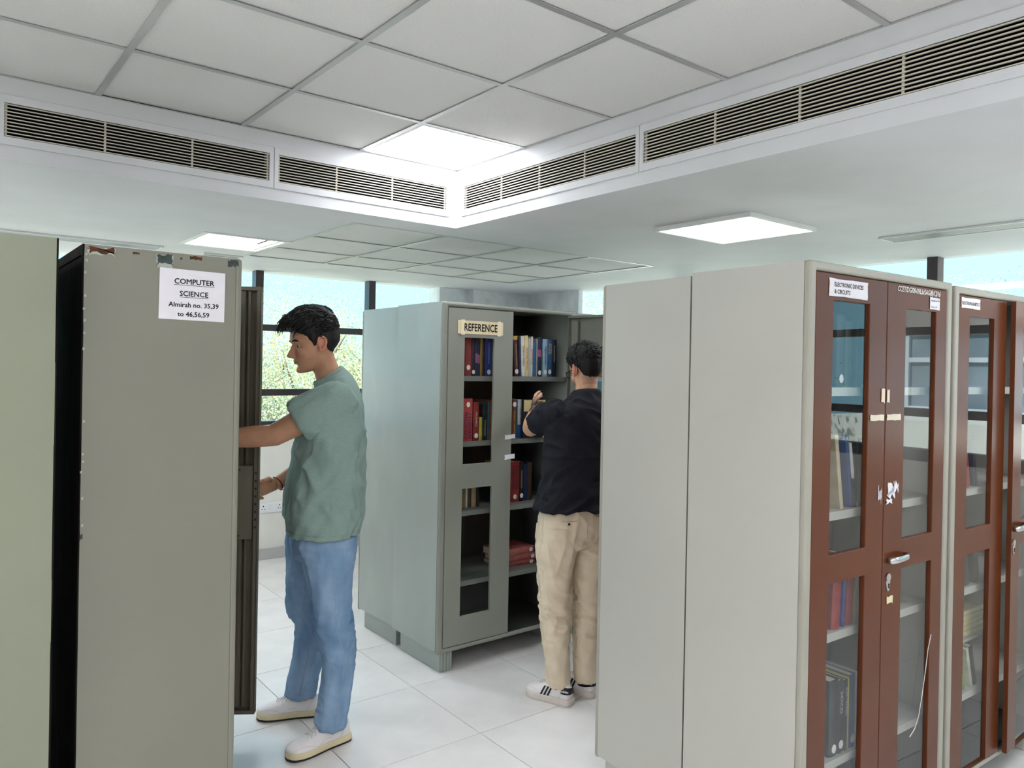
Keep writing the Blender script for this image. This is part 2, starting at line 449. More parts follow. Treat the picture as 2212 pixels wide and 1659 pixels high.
# corner: wall piece, column
b = MB(); b.box(4.10, 4.45, YL, YL + 0.2, 0, CZ + 0.02); tag(b.build('wall_corner', W_CONC), kind='structure')
colm = MB(); colm.box(4.45, XR + 0.05, YL - 0.09, YL + 0.2, 0, CZ + 0.02).box(XR - 0.005, XR + 0.05, 5.52, YL + 0.2, 0, CZ + 0.02)
colm = tag(colm.build('trim_9', W_CONC), kind='structure')
W_WHITEFLAKE = mat('flaking_whitewash', (226, 228, 228), 0.8, 0.2, vary=0.04)
rf = random.Random(5)
for k in range(16):
    x = 4.50 + rf.random() * 0.66; z = CZ - 0.008 - rf.random() * 0.05; w = 0.02 + rf.random() * 0.05; h = 0.008 + rf.random() * 0.018
    MB().ellipsoid((x, YL - 0.0902, z), (w, 0.002, h), 9, 5).build('paint_flake', W_WHITEFLAKE, colm)
b = MB(); b.box(XR, XR + 0.3, YB, 5.52, 0, 1.03); tag(b.build('wall_right', W_WALL), kind='structure')
b = MB(); b.box(XR - 0.02, XR + 0.32, YB, 5.52, 1.03, 1.055); tag(b.build('trim_10', W_WALL), kind='structure')
b = MB(); b.box(XB - 0.2, XB, YB, YL + 0.3, 0, TZ + 0.3); tag(b.build('wall_back', W_WALL), kind='structure')
b = MB(); b.box(XB, XR + 0.3, YB - 0.2, YB, 0, TZ + 0.3); tag(b.build('wall_front', W_WALL), kind='structure')
# void edges above the ceiling line
b = MB(); b.box(XB, XR + 0.3, YL + 0.2, YL + 0.3, CZ + 0.02, TZ + 0.3).box(XR + 0.2, XR + 0.3, YB, YL + 0.3, CZ + 0.02, TZ + 0.3)
tag(b.build('trim_11', W_SOFFIT), kind='structure')

# windows: frames, transoms, mullions, panes
def window(n, mulls, s0, s1, mp):
    mw_ = 0.034
    r = MB()
    def bx(b, a0, a1, d0, d1, z0, z1):
        p, q = mp(a0, d0, z0), mp(a1, d1, z1); return b.box(p[0], q[0], p[1], q[1], p[2], q[2])
    bx(r, s0, s1, 0, 0.09, 1.055, 1.135)
    win = tag(r.build('window_%d' % n, W_FRAME), kind='structure')
    bx(MB(), s0, s1, 0, 0.09, CZ + 0.0005, CZ + 0.05).build('top_rail', W_FRAME, win)
    for m in mulls: bx(MB(), m - mw_, m + mw_, 0.0, 0.095, 1.135, CZ + 0.0).build('mullion', W_FRAME, win, bevel=0.003)
    edges = sorted([s0] + list(mulls) + [s1])
    for a, c in zip(edges[:-1], edges[1:]):
        for z0, z1 in ((1.353, 1.409), (1.907, 1.962)):
            bx(MB(), a + mw_ * (a != s0), c - mw_ * (c != s1), 0.01, 0.075, z0, z1).build('transom', W_FRAME, win, bevel=0.003)
        for z0, z1 in ((1.135, 1.353), (1.409, 1.907), (1.962, CZ)):
            bx(MB(), a, c, 0.045, 0.049, z0, z1).build('pane', W_GLASS, win)
    return win
window(1, [-1.87, -0.83, 0.21, 1.25, 2.30, 3.36], XB, 4.10, lambda t, d, z: (t, YL + d, z))
window(2, [-2.0, -0.95, 0.10, 1.16, 2.21, 3.26, 4.31], YB, 5.52, lambda t, d, z: (XR + 0.05 + d, t, z))

# switch and socket plate on the low wall
r = thing('socket_plate', 'white switch and socket plate on the cream wall under the window', 'socket', (2.36, YW, 0.43))
MB().box(-0.125, 0.125, -0.008, 0, -0.043, 0.043).build('plate', W_PLASTIC, r, bevel=0.003)
for k, x in enumerate((0.0, 0.022)):
    MB().box(x - 0.009, x + 0.009, -0.013, -0.008, -0.026, 0.026).build('switch', W_PLASTIC, r, bevel=0.002)
for x in (0.078, -0.06):
    s = MB().box(x - 0.026, x + 0.026, -0.011, -0.008, -0.028, 0.028).build('socket', W_PLASTIC, r, bevel=0.002)
    for dx, dz, q in ((0, 0.014, 0.005), (-0.011, -0.01, 0.004), (0.011, -0.01, 0.004)):
        MB().tube([(x + dx, -0.0112, dz), (x + dx, -0.0122, dz)], q, 10).build('pin_hole', W_DARK, s)
# ================================================================= cabinets
def steel(name, col, rough=0.42, wave=0.25, spec=0.5, vary=0.05):
    """painted sheet steel, slightly wavy"""
    return mat(name, col, rough, spec, vary=vary, vscale=1.6, bump=wave, bscale=3.2, bdist=0.05, detail=1.5)
S_CS = steel('olive_grey_steel', (131, 129, 117), 0.40, 0.10)
S_LEFT = steel('pale_green_steel', (138, 142, 122), 0.30, 0.10)
S_REF = steel('grey_green_steel', (156, 163, 156), 0.28, 0.30)
S_REFDOOR = steel('grey_green_door_steel', (138, 140, 130), 0.42, 0.06)
S_R = steel('light_grey_steel', (188, 186, 178), 0.36, 0.07, vary=0.03)
S_FRAME = steel('stone_grey_frame_steel', (164, 160, 148), 0.42, 0.05)
S_BROWN = mat('brown_enamel', (96, 49, 26), 0.26, 0.30, vary=0.07, vscale=2.5, detail=6, bump=0.03, bscale=6, bdist=0.02)
S_BROWNEDGE = mat('dark_brown_enamel', (66, 40, 30), 0.4, 0.4, vary=0.1)
S_BACK = mat('bare_black_steel', (22, 19, 17), 0.85, 0.04, col2=(44, 40, 35), vscale=7, stretch=(4, 4, 0.5), detail=6, vlo=0.4, vhi=0.75)
S_IN = mat('shade_toned_inside', (58, 60, 54), 0.6, 0.4, vary=0.05)  # cabinet interior shade put into a darker base colour
S_SHELF = steel('shelf_steel', (118, 121, 114), 0.45, 0.04)
S_INNER = mat('door_inside_olive', (98, 92, 78), 0.55, 0.4, vary=0.07, vscale=5)
S_LIGHTSHELF = steel('light_shelf_steel', (186, 184, 176), 0.45, 0.03)
S_CHROME = mat('chrome', (205, 205, 205), 0.18, 0.6, metal=1.0, vary=0.02)
S_GLASS2 = glass_mat('clear_cabinet_glass', (0.97, 0.98, 0.98), 1.4)
S_GLASS = glass_mat('cabinet_glass', (0.95, 0.96, 0.96), 1.75, dirt=0.01)
S_RUST = mat('rust', (104, 62, 40), 0.85, 0.2, col2=(70, 46, 36), vscale=40, detail=6)
S_PRIMER = mat('exposed_primer', (66, 76, 74), 0.7, 0.3, vary=0.2, vscale=30)
S_CHIP = mat('chipped_edge_pale', (172, 178, 166), 0.7, 0.3, vary=0.05)
P_PAPER = mat('white_paper', (232, 228, 234), 0.8, 0.2, vary=0.02, vscale=20)
P_CREAM = mat('yellowed_paper', (228, 212, 172), 0.5, 0.4, vary=0.06, vscale=12)
P_TAPE = mat('masking_tape', (226, 214, 196), 0.6, 0.3, vary=0.06, vscale=40)
P_INK = mat('black_ink', (28, 26, 32), 0.7, 0.2, vary=0.05)
P_CHALK = mat('white_paint_pen', (236, 230, 226), 0.7, 0.2, vary=0.03)
P_BLUEINK = mat('blue_ink', (70, 80, 120), 0.7, 0.2, vary=0.05)

want_text('computer', 'COMPUTER', 0.022); want_text('science', 'SCIENCE', 0.022)
want_text('almirah', 'Almirah no. 35,39', 0.022); want_text('to46', 'to 46,56,59', 0.022)
want_text('reference', 'REFERENCE', 0.022)
want_text('edc1', 'ELECTRONIC DEVICES', 0.022); want_text('edc2', '& CIRCUITS', 0.022)
want_text('ccet', 'CCET/DG/08-09/Lib/SAG(8)/12/16', 0.012, 0.9, 0.25)
want_text('em', 'ELECTROMAGNETICS', 0.022); want_text('alm35', 'Almirah no. 38', 0.01); want_text('key', 'Key no.25', 0.01)

def wavy(x0, x1, y0, y1, z0, z1, amp, seed, side):
    """sheet-metal side panel, its outer face softly dented"""
    ny, nz = 20, 64; Y = np.linspace(y0, y1, ny); Z = np.linspace(z0, z1, nz); g = np.array([(y, z) for z in Z for y in Y])
    q = np.stack([g[:, 0] * 7 + seed * 3.1, g[:, 1] * 3.4, np.full(len(g), seed * 1.7)], -1); q2 = q * 2.6 + 11
    n = vnoise(q) + 0.35 * vnoise(q2)
    fade = np.minimum(1, np.minimum(np.minimum(g[:, 0] - y0, y1 - g[:, 0]) / 0.06, np.minimum(g[:, 1] - z0, z1 - g[:, 1]) / 0.1))
    dx = amp * n * fade * (1 if side else -1); dx = np.clip(dx, -9, amp * 0.3) if side else np.clip(dx, -amp * 0.3, 9)
    xo, xi = (x1, x0) if side else (x0, x1)
    b = MB(); V = [(xo + e, p[0], p[1]) for e, p in zip(dx, g)]; F = []
    for i in range(nz - 1):
        for j in range(ny - 1):
            a = i * ny + j; f = (a, a + 1, a + ny + 1, a + ny); F.append(f if side else f[::-1])
    b.add(V, F)
    o = len(b.v); k = [(xi, y0, z0), (xi, y1, z0), (xi, y1, z1), (xi, y0, z1), (xo, y0, z0), (xo, y1, z0), (xo, y1, z1), (xo, y0, z1)]
    b.add(k, [(0, 3, 2, 1) if side else (0, 1, 2, 3), (0, 1, 5, 4), (1, 2, 6, 5), (2, 3, 7, 6), (3, 0, 4, 7)])
    return b

def cabinet(label, loc, rz, w, d, h, shell, front, door, left, right, shelves, zb=0.12, shelf_m=None, back=None, inside=None, fw=0.035, dz=(0.03, 0.03), wave=0.0012, rnd=0.012):
    """steel cupboard: local x along the front, y to the back, front looks to -y.
    left / right: dict(angle, windows=[(u0, u1, z0, z1)], inner) for each leaf"""
    r = thing('steel_cabinet', label, 'cabinet', loc, rz, 'steel almirahs')
    t = 0.01; back = back or shell; inside = inside or S_IN; shelf_m = shelf_m or S_SHELF
    for k, (x0, x1) in enumerate(((0, t), (w - t, w))):
        wavy(x0, x1, 0.022, d, zb, h, wave, len(label) + k, k).build('side_panel', shell, r, smooth=True)
    MB().box(t, w - t, 0.022, d, h - t, h).build('top_panel', shell, r)
    MB().box(t, w - t, 0.022, d, zb, zb + t).build('bottom_panel', inside, r)
    MB().box(t, w - t, d - 0.008, d - 0.001, zb, h - t).build('back_panel', inside if back is shell else back, r)  # dark inside tone on the back imitates shade in the cupboard
    if back is not shell:
        MB().box(0.0, w, d - 0.001, d + 0.004, h - 0.03, h).build('back_flange', back, r)
        for x in (0.0, w - 0.02): MB().box(x, x + 0.02, d - 0.001, d + 0.004, zb, h - 0.03).build('back_flange', back, r)
    fr = grid_slab([-0.001, w + 0.001], [zb - 0.012, h + 0.001], [(fw, w - fw, zb + dz[0], h - dz[1])], 0.0, 0.024, lambda u, v, q: (u, q, v))
    fr.build('front_frame', front, r, bevel=rnd, seg=3)
    for z in shelves:
        MB().box(t + 0.002, w - t - 0.002, 0.05, d - 0.012, z - 0.003, z).box(t + 0.002, w - t - 0.002, 0.05, 0.053, z - 0.028, z - 0.003).build('shelf', shelf_m, r)
    # plinth feet with fluted fronts
    for s in (0, 1):
        x0 = 0.035 if s == 0 else w - 0.115
        ft = MB().box(x0, x0 + 0.08, 0.03, d - 0.03, 0, zb).build('foot', shell, r, bevel=0.004)
        for k in range(4):
            MB().box(x0 + 0.006 + k * 0.019, x0 + 0.017 + k * 0.019, 0.024, 0.031, 0.004, zb - 0.012).build('flute', shell, ft, bevel=0.003)
    # leaves
    z0, z1 = zb + dz[0] + 0.003, h - dz[1] - 0.003
    wl0 = (w - 2 * fw) / 2 - 0.003
    for side, spec in (('l', left), ('r', right)):
        if spec is None: continue
        sg = 1 if side == 'l' else -1
        hx = fw + 0.0015 if side == 'l' else w - fw - 0.0015
        wl = spec.get('leaf', wl0)
        wins = spec.get('windows', [])
        holes = [(min(sg * a, sg * c) * wl, max(sg * a, sg * c) * wl, p, q) for a, c, p, q in wins]
        th = 0.018
        if spec.get('inner'): th = 0.003
        pan = grid_slab([min(0, sg * wl), max(0, sg * wl)], [z0, z1], holes, 0.0, th, lambda u, v, q: (u, q, v))
        leaf = pan.build('door', spec.get('mat', door), r, bevel=0.0025)
        leaf.location = (hx, 0.004, 0); leaf.rotation_euler = (0, 0, -sg * math.radians(spec.get('angle', 0)))
        for a0, a1, p, q in holes:
            MB().box(a0 - 0.004, a1 + 0.004, th * 0.55, th * 0.55 + 0.003, p - 0.004, q + 0.004).build('glass_pane', spec.get('glass', S_GLASS), leaf)
        spec['obj'] = leaf; spec['wl'] = wl; spec['sg'] = sg; spec['z'] = (z0, z1)
    if 'obj' in (left or {}) or 'obj' in (right or {}):
        for sp, x in ((left, fw), (right, w - fw)):
            if sp is None or not sp.get('hinges'): continue
            for z in (h - 0.17, zb + 0.2):
                hg = MB().box(x - 0.02, x + 0.012, -0.004, 0.006, z - 0.035, z + 0.035)
                hg.tube([(x, -0.006, z - 0.036), (x, -0.006, z + 0.036)], 0.005, 8); hg.build('hinge', front, r)
    return r

def lock_set(leaf, u, z):
    """pull handle and escutcheon on a leaf (front looks to -y)"""
    hd = MB().tube([(u - 0.055, 0.0, z), (u - 0.055, -0.018, z + 0.001), (u - 0.03, -0.026, z + 0.004), (u + 0.03, -0.026, z + 0.006), (u + 0.055, -0.018, z + 0.005), (u + 0.055, 0.0, z + 0.004)],
                   [(0.011, 0.006)] * 6, 10, ref=(0, 0, 1)).build('handle', S_CHROME, leaf, smooth=True)
    es = MB()
    es.loft([[(u - 0.05 + 0.014 * math.cos(2 * PI * k / 16) * (1.0 if math.sin(2 * PI * k / 16) > 0 else 0.85), y, z - 0.075 + 0.03 * math.sin(2 * PI * k / 16)) for k in range(16)] for y in (0.0, -0.003)])
    e = es.build('escutcheon', S_CHROME, leaf)
    MB().tube([(u - 0.046, -0.0035, z - 0.082), (u - 0.046, -0.0042, z - 0.082)], 0.0035, 8).box(u - 0.0475, u - 0.0445, -0.0042, -0.0035, z - 0.095, z - 0.082).build('keyhole', W_DARK, e)
    MB().tube([(u - 0.053, -0.003, z - 0.057), (u - 0.053, -0.006, z - 0.057)], 0.014, 14).build('cover_flap', S_CHROME, e)

def patch(name, m, parent, pts, y=-0.0012, th=0.001):
    return MB().loft([[(p[0], y + th, p[1]) for p in pts], [(p[0], y, p[1]) for p in pts]]).build(name, m, parent)

def torn(x0, x1, z0, z1, seed=0, rough=0.12, n=5):
    rr = random.Random(seed); pts = []
    w, h = x1 - x0, z1 - z0
    for k in range(n): pts.append((x0 + w * k / n, z0 + h * rough * rr.random()))
    for k in range(n): pts.append((x1 - w * rough * 0.3 * rr.random(), z0 + h * k / n))
    for k in range(n): pts.append((x1 - w * k / n, z1 - h * rough * rr.random()))
    for k in range(n): pts.append((x0 + w * rough * 0.3 * rr.random(), z1 - h * k / n))
    return pts
bake_texts()

# ---- computer science almirah: front looks to +x, its side faces the viewer
right_leaf = dict(angle=56, leaf=0.385, inner=True, mat=S_INNER)
cs = cabinet('olive-grey steel almirah carrying the COMPUTER SCIENCE sheet on its side', (0.87, 2.572, 0), PI / 2, 0.90, 0.47, 1.985,
             S_CS, S_CS, S_CS, dict(angle=0), right_leaf, (0.45, 0.83, 1.21, 1.59), back=S_BACK, rnd=0.009, dz=(0.012, 0.02), fw=0.02)
lf_ = right_leaf['obj']; wl = right_leaf['wl']; z0, z1 = right_leaf['z']
def inn(name, a0, a1, q0, q1, c0, c1, m=S_INNER): return MB().box(-wl + a0, -wl + a1, q0, q1, c0, c1).build(name, m, lf_)
S_GROOVE = mat('door_groove_dark', (44, 42, 36), 0.7, 0.3, vary=0.1)
inn('edge_flange', 0.0, 0.004, 0, 0.032, z0, z1); inn('edge_return', 0.0, 0.018, 0.028, 0.032, z0, z1)
inn('top_flange', 0.0, wl - 0.01, 0.002, 0.034, z1 - 0.016, z1); inn('bottom_flange', 0.0, wl - 0.01, 0.002, 0.034, z0, z0 + 0.016)
inn('latch_rod', 0.045, 0.055, 0.012, 0.024, z0 + 0.03, z1 - 0.02); inn('stiffener', 0.066, 0.16, 0.004, 0.028, z0 + 0.03, z1 - 0.02)
inn('stiffener_rib', 0.072, 0.078, 0.028, 0.033, z0 + 0.25, z1 - 0.14)
lc = inn('lock_cover', 0.022, 0.075, 0.032, 0.060, 0.89, 1.20, mat('lock_cover_olive', (112, 105, 90), 0.5, 0.4, vary=0.06))
inn('lock_tray', 0.075, 0.13, 0.03, 0.05, 0.86, 1.23)
for z in (0.905, 1.185): MB().tube([(-wl + 0.07, 0.06, z), (-wl + 0.07, 0.063, z)], 0.004, 8).build('rivet', S_CHROME, lc)
for k in range(8): MB().box(-wl + 0.006, -wl + 0.014, 0.032, 0.0326, 0.93 + k * 0.033, 0.94 + k * 0.033).build('notch', S_GROOVE, lf_)
# wear on the side that faces the viewer (local plane x = 0): rust and flaked paint near the top
def wear(name, m, y0, y1, za, zb_, seed, rough=0.35):
    e = 0.0006 + 0.0001 * (seed % 7) + (0.0006 if m is not S_CHIP else 0)
    pts = torn(y0, y1, za, zb_, seed, rough, 6)
    return MB().loft([[(-e, p[0], p[1]) for p in pts], [(0.0004, p[0], p[1]) for p in pts]]).build(name, m, cs)
for a, c, p, q, m, sd in ((0.385, 0.463, 1.952, 1.981, S_CHIP, 1), (0.388, 0.46, 1.958, 1.983, S_RUST, 2), (0.318, 0.338, 1.968, 1.976, S_RUST, 3), (0.218, 0.272, 1.93, 1.978, S_CHIP, 4), (0.220, 0.27, 1.936, 1.98, S_PRIMER, 5),
                          (0.193, 0.199, 1.965, 1.972, S_PRIMER, 6), (0.13, 0.17, 1.968, 1.982, S_RUST, 7), (0.012, 0.05, 1.955, 1.982, S_PRIMER, 8), (0.462, 0.469, 1.10, 1.118, S_PRIMER, 9)):
    wear('flaked_patch', m, a, c, p, q, sd)
for k in range(14):
    rr = random.Random(90 + k); y = 0.46 + rr.random() * 0.006; z = 1.95 - k * 0.11 * rr.random()
    wear('edge_chip', S_CHIP, y, y + 0.006, z, z + 0.01, k + 40)

sheet = thing('paper_sign', 'white paper sheet reading COMPUTER SCIENCE taped to the side of the olive almirah', 'sign', (0.711, 2.5695, 1.853), 0)
MB().box(-0.1015, 0.1015, 0, 0.0012, -0.081, 0.081).build('sheet', P_PAPER, sheet).rotation_euler = (0, math.radians(0.6), 0)
text('computer', P_INK, sheet, (0.005, -0.0006, 0.043), 0.123); text('science', P_INK, sheet, (0.004, -0.0006, 0.004), 0.088)
text('almirah', P_INK, sheet, (0.004, -0.0006, -0.033), 0.155); text('to46', P_INK, sheet, (0.003, -0.0006, -0.063), 0.098)
MB().box(-0.0575, 0.0675, -0.0006, 0, 0.0305, 0.0318).build('underline', P_INK, sheet); MB().box(-0.041, 0.049, -0.0006, 0, -0.0085, -0.0072).build('underline', P_INK, sheet)

# ---- leftmost almirah: front looks to -x, back to back with the one above
cabinet('pale green steel almirah at the left edge of the picture', (-0.148, 3.41, 0), -PI / 2, 0.90, 0.47, 1.985,
        S_LEFT, S_LEFT, S_LEFT, dict(angle=0), dict(angle=0), (0.45, 0.83, 1.21, 1.59), back=S_BACK)

# ---- REFERENCE almirah
REF = (2.195, 3.365)
RW = 0.955
ref_l = dict(angle=0, glass=S_GLASS2, windows=[(0.245, 0.70, 1.108, 1.794), (0.245, 0.70, 0.285, 0.976)])
ref_r = dict(angle=97, glass=S_GLASS2, inner=True, mat=S_REFDOOR, windows=[(0.28, 0.76, 0.285, 0.976), (0.28, 0.76, 1.108, 1.72)], hinges=True)
ref = cabinet('grey-green steel almirah with the REFERENCE plate and one leaf wide open', (REF[0], REF[1], 0), 0.0, RW, 0.475, 1.98,
              S_REF, S_REFDOOR, S_REFDOOR, ref_l, ref_r, (0.46, 0.845, 1.225, 1.585), inside=S_IN, fw=0.035, dz=(0.012, 0.026), wave=0.0055)
lr = ref_r['obj']; wl = ref_r['wl']; z0, z1 = ref_r['z']
def inr(name, a0, a1, q0, q1, c0, c1): return MB().box(-a1, -a0, q0, q1, c0, c1).build(name, S_REFDOOR, lr)
inr('hinge_flange', 0, 0.004, 0, 0.03, z0, z1); inr('edge_flange', wl - 0.004, wl, 0, 0.03, z0, z1)
inr('top_flange', 0.004, wl, 0.002, 0.03, z1 - 0.014, z1); inr('bottom_flange', 0.004, wl, 0.002, 0.03, z0, z0 + 0.014)
inr('stile', 0.03, 0.075, 0.018, 0.03, z0 + 0.03, z1 - 0.03); inr('stile', wl - 0.09, wl - 0.03, 0.018, 0.03, z0 + 0.03, z1 - 0.03)
for z in (1.775, 1.735, 1.05, 0.25): inr('cross_rail', 0.075, wl - 0.09, 0.018, 0.03, z - 0.016, z + 0.016)
pl = thing('name_plate', 'cream REFERENCE label taped above the glass of the grey-green almirah', 'label', (REF[0] + 0.247, REF[1] - 0.001, 1.85), 0)
MB().box(-0.152, 0.152, 0.001, 0.003, -0.036, 0.036).build('card', P_CREAM, pl)
text('reference', P_INK, pl, (0.0, 0.0003, 0.0), 0.222, height=0.040)
for x in (-0.12, 0.125): MB().box(x - 0.012, x + 0.012, 0.0002, 0.001, -0.042, 0.04).build('clear_tape', mat('clear_tape_film', (238, 226, 194), 0.3, 0.5, vary=0.04), pl)
for k, (x, z, lab) in enumerate(((0.470, 1.245, 'upper'), (0.470, 1.132, 'lower'))):
    o = tag(patch('tape_strip', P_PAPER, None, torn(-0.038, 0.038, -0.014, 0.014, k + 3, 0.15), 0, 0.0012), 'short white tape strip on the closed grey-green leaf, %s of two' % lab, 'tape', 'tape strips on the REFERENCE almirah')
    place(o, (REF[0] + x - 0.005, REF[1] + 0.0025, z), (0, math.radians(-4), 0))
# back-to-back neighbour and the ones to the right in that row
cabinet('grey-green steel almirah back to back with the REFERENCE one', (REF[0] + RW + 0.01, REF[1] + 0.475 + 0.462, 0), PI, RW, 0.455, 1.975,
        S_REF, S_REFDOOR, S_REFDOOR, dict(angle=0), dict(angle=0), (0.46, 0.845, 1.225, 1.585), wave=0.0055)
cabinet('grey-green steel almirah right of the REFERENCE one, nearly hidden', (REF[0] + RW + 0.015, REF[1] + 0.03, 0), 0, 0.90, 0.45, 1.975,
        S_REF, S_REFDOOR, S_REFDOOR, dict(angle=0, windows=[(0.245, 0.70, 1.108, 1.794)]), dict(angle=0), (0.46, 0.845, 1.225, 1.585))

# ---- brown-door almirahs on the right
RR = math.radians(-2.6)
R0 = (2.122, 1.240)
def roff(x, y=0): return (R0[0] + x * math.cos(RR) - y * math.sin(RR), R0[1] + x * math.sin(RR) + y * math.cos(RR), 0)
SH = (0.375, 0.795, 1.19, 1.594)
b1l = dict(angle=0, windows=[(0.235, 0.74, 1.07, 1.868), (0.235, 0.74, 0.135, 0.978)])
b1r = dict(angle=0, windows=[(0.19, 0.70, 1.07, 1.868), (0.19, 0.70, 0.135, 0.968)])
r1 = cabinet('grey steel almirah with brown glazed doors and the ELECTRONIC DEVICES label', roff(0), RR, 0.905, 0.46, 1.982, S_R, S_FRAME, S_BROWN, b1l, b1r, SH, zb=0.10, shelf_m=S_LIGHTSHELF, inside=S_IN, fw=0.034, dz=(0.005, 0.028))
b2l = dict(angle=0, windows=[(0.22, 0.73, 1.05, 1.868), (0.22, 0.73, 0.11, 0.95)])
b2r = dict(angle=4.5, windows=[(0.25, 0.76, 1.05, 1.868), (0.25, 0.76, 0.11, 0.95)])
r2 = cabinet('grey steel almirah with brown glazed doors and the ELECTROMAGNETICS label, one leaf ajar', roff(0.93), RR, 0.905, 0.46, 1.975, S_R, S_FRAME, S_BROWN, b2l, b2r, SH, zb=0.10, shelf_m=S_LIGHTSHELF, inside=S_IN, fw=0.034, dz=(0.005, 0.028))
cabinet('light grey steel almirah backing onto the brown-door one, its plain side to the viewer', roff(0.905, 0.46 + 0.462), PI + RR, 0.905, 0.455, 1.972, S_R, S_FRAME, S_BROWN, dict(angle=0), dict(angle=0), SH, zb=0.10)
cabinet('light grey steel almirah backing onto the ELECTROMAGNETICS one', roff(0.93 + 0.905, 0.46 + 0.462), PI + RR, 0.905, 0.455, 1.972, S_R, S_FRAME, S_BROWN, dict(angle=0), dict(angle=0), SH, zb=0.10)
lock_set(b1r['obj'], -b1r['wl'] + 0.085, 1.008)
lock_set(b2r['obj'], -b2r['wl'] + 0.075, 1.02)

def on_door(cab, x, z, name, label, cat, group=None):
    """a thing stuck on a brown door at local (x, z) of its cabinet"""
    p = cab.matrix_basis @ Vector((x, 0.0027, z))
    return thing(name, label, cat, p, RR, group)
x0 = 0.034
o = on_door(r1, 0.213, 1.908, 'paper_label', 'white printed label ELECTRONIC DEVICES & CIRCUITS on the left brown door', 'label')
patch('card', P_PAPER, o, torn(-0.112, 0.112, -0.029, 0.029, 11, 0.05)); text('edc1', P_INK, o, (0.0, -0.0016, 0.010), 0.165, height=0.013); text('edc2', P_INK, o, (-0.038, -0.0016, -0.012), 0.088, height=0.013)
o = on_door(r1, 0.665, 1.931, 'painted_code', 'handwritten white inventory code along the top of the right brown door', 'lettering')
text('ccet', P_CHALK, o, (0, -0.0004, 0), 0.30, height=0.024).rotation_euler = (PI / 2, math.radians(0), 0)
o = on_door(r1, 0.775, 1.897, 'paper_label', 'small white number slip at the right of the handwritten code', 'label')
patch('card', P_PAPER, o, torn(-0.036, 0.036, -0.022, 0.022, 12, 0.05)); text('alm35', P_BLUEINK, o, (0, -0.0016, 0.011), 0.058); text('key', P_BLUEINK, o, (-0.006, -0.0016, -0.013), 0.04)
o = on_door(r2, 0.128, 1.915, 'paper_label', 'white printed label ELECTROMAGNETICS on the farther brown door', 'label')
patch('card', P_PAPER, o, torn(-0.078, 0.078, -0.020, 0.022, 13, 0.06)); text('em', P_INK, o, (0.0, -0.0016, 0.0), 0.145, height=0.012)
tp = [(0.433, 1.568, 0.011, 0.026, 'upright beige tape piece left of the brown door gap'), (0.466, 1.566, 0.008, 0.023, 'upright beige tape piece right of the brown door gap'),
      (0.398, 1.495, 0.044, 0.011, 'level beige tape strip left of the brown door gap'), (0.505, 1.494, 0.046, 0.011, 'level beige tape strip right of the brown door gap')]
for k, (x, z, w, h, lab) in enumerate(tp):
    o = on_door(r1, x, z, 'tape_strip', lab, 'tape', 'tape strips on the brown doors'); patch('strip', P_TAPE, o, torn(-w, w, -h, h, 20 + k, 0.1))
o = on_door(r1, 0.497, 1.245, 'torn_paper', 'torn white paper remnant on the brown right door above the handle', 'paper')
for k, (x, z, w, h) in enumerate(((0.0, 0.0, 0.028, 0.03), (-0.012, -0.035, 0.02, 0.01), (0.03, 0.01, 0.016, 0.022))): patch('scrap', P_PAPER, o, [(x + p[0], z + p[1]) for p in torn(-w, w, -h, h, 30 + k, 0.5)], -0.0012 - 0.0006 * k)
o = on_door(r1, 0.425, 1.24, 'torn_paper', 'torn white paper remnant on the brown left door beside the gap', 'paper'); patch('scrap', P_PAPER, o, torn(-0.012, 0.012, -0.035, 0.03, 33, 0.7))
o = on_door(r1, 0.502, 0.872, 'number_sticker', 'small tan sticker below the keyhole of the brown door', 'sticker'); patch('sticker', P_CREAM, o, torn(-0.02, 0.02, -0.015, 0.015, 34, 0.2))
o = on_door(r1, 0.715, 0.60, 'string', 'thin white string hanging across the lower glass of the brown right door', 'string')
MB().tube([(0.075, -0.004, 0.10), (0.055, -0.004, 0.05), (0.04, -0.004, -0.02), (0.02, -0.004, -0.10), (-0.005, -0.004, -0.18), (-0.03, -0.004, -0.215), (-0.065, -0.004, -0.235)], 0.0012, 6).build('cord', P_CHALK, o)
# ================================================================= books
for k, t in {'ic1': 'INDUSTRIAL', 'ic2': 'CHEMISTRY', 'mp': 'MODERN PHYSICS', 'elm': 'ELECTRIC\nMACHINES', 'dc': 'Communication', 'pc': 'PHYSICAL CHEMISTRY', 'am': 'ENGINEERING MECHANICS',
             'go': 'ORGANIC CHEMISTRY', 'dev': 'DEVICES', 'ed': 'ELECTRONIC', 'tm': 'TEXTBOOK OF', 'cl': 'Digital Systems', 'wh': 'Network Analysis'}.items():
    want_text('b_' + k, t, 0.012)
bake_texts()
_bm = {}
def book_mat(c, rough=0.45):
    if c not in _bm: _bm[c] = mat('book_cover_%d' % len(_bm), c, rough, 0.5, vary=0.12, vscale=18)
    return _bm[c]
B_PAGE = mat('book_pages', (226, 214, 186), 0.85, 0.2, vary=0.08, vscale=60, stretch=(30, 1, 1))
B_DISC = mat('spine_label_white', (232, 230, 224), 0.7, 0.3, vary=0.03)
NUM = ('first', 'second', 'third', 'fourth', 'fifth', 'sixth', 'seventh', 'eighth', 'ninth', 'tenth', 'eleventh', 'twelfth', 'thirteenth', 'fourteenth', 'fifteenth', 'sixteenth', 'seventeenth', 'eighteenth', 'nineteenth', 'twentieth', 'twenty-first', 'twenty-second', 'twenty-third', 'twenty-fourth', 'twenty-fifth', 'twenty-sixth')
CN = {}
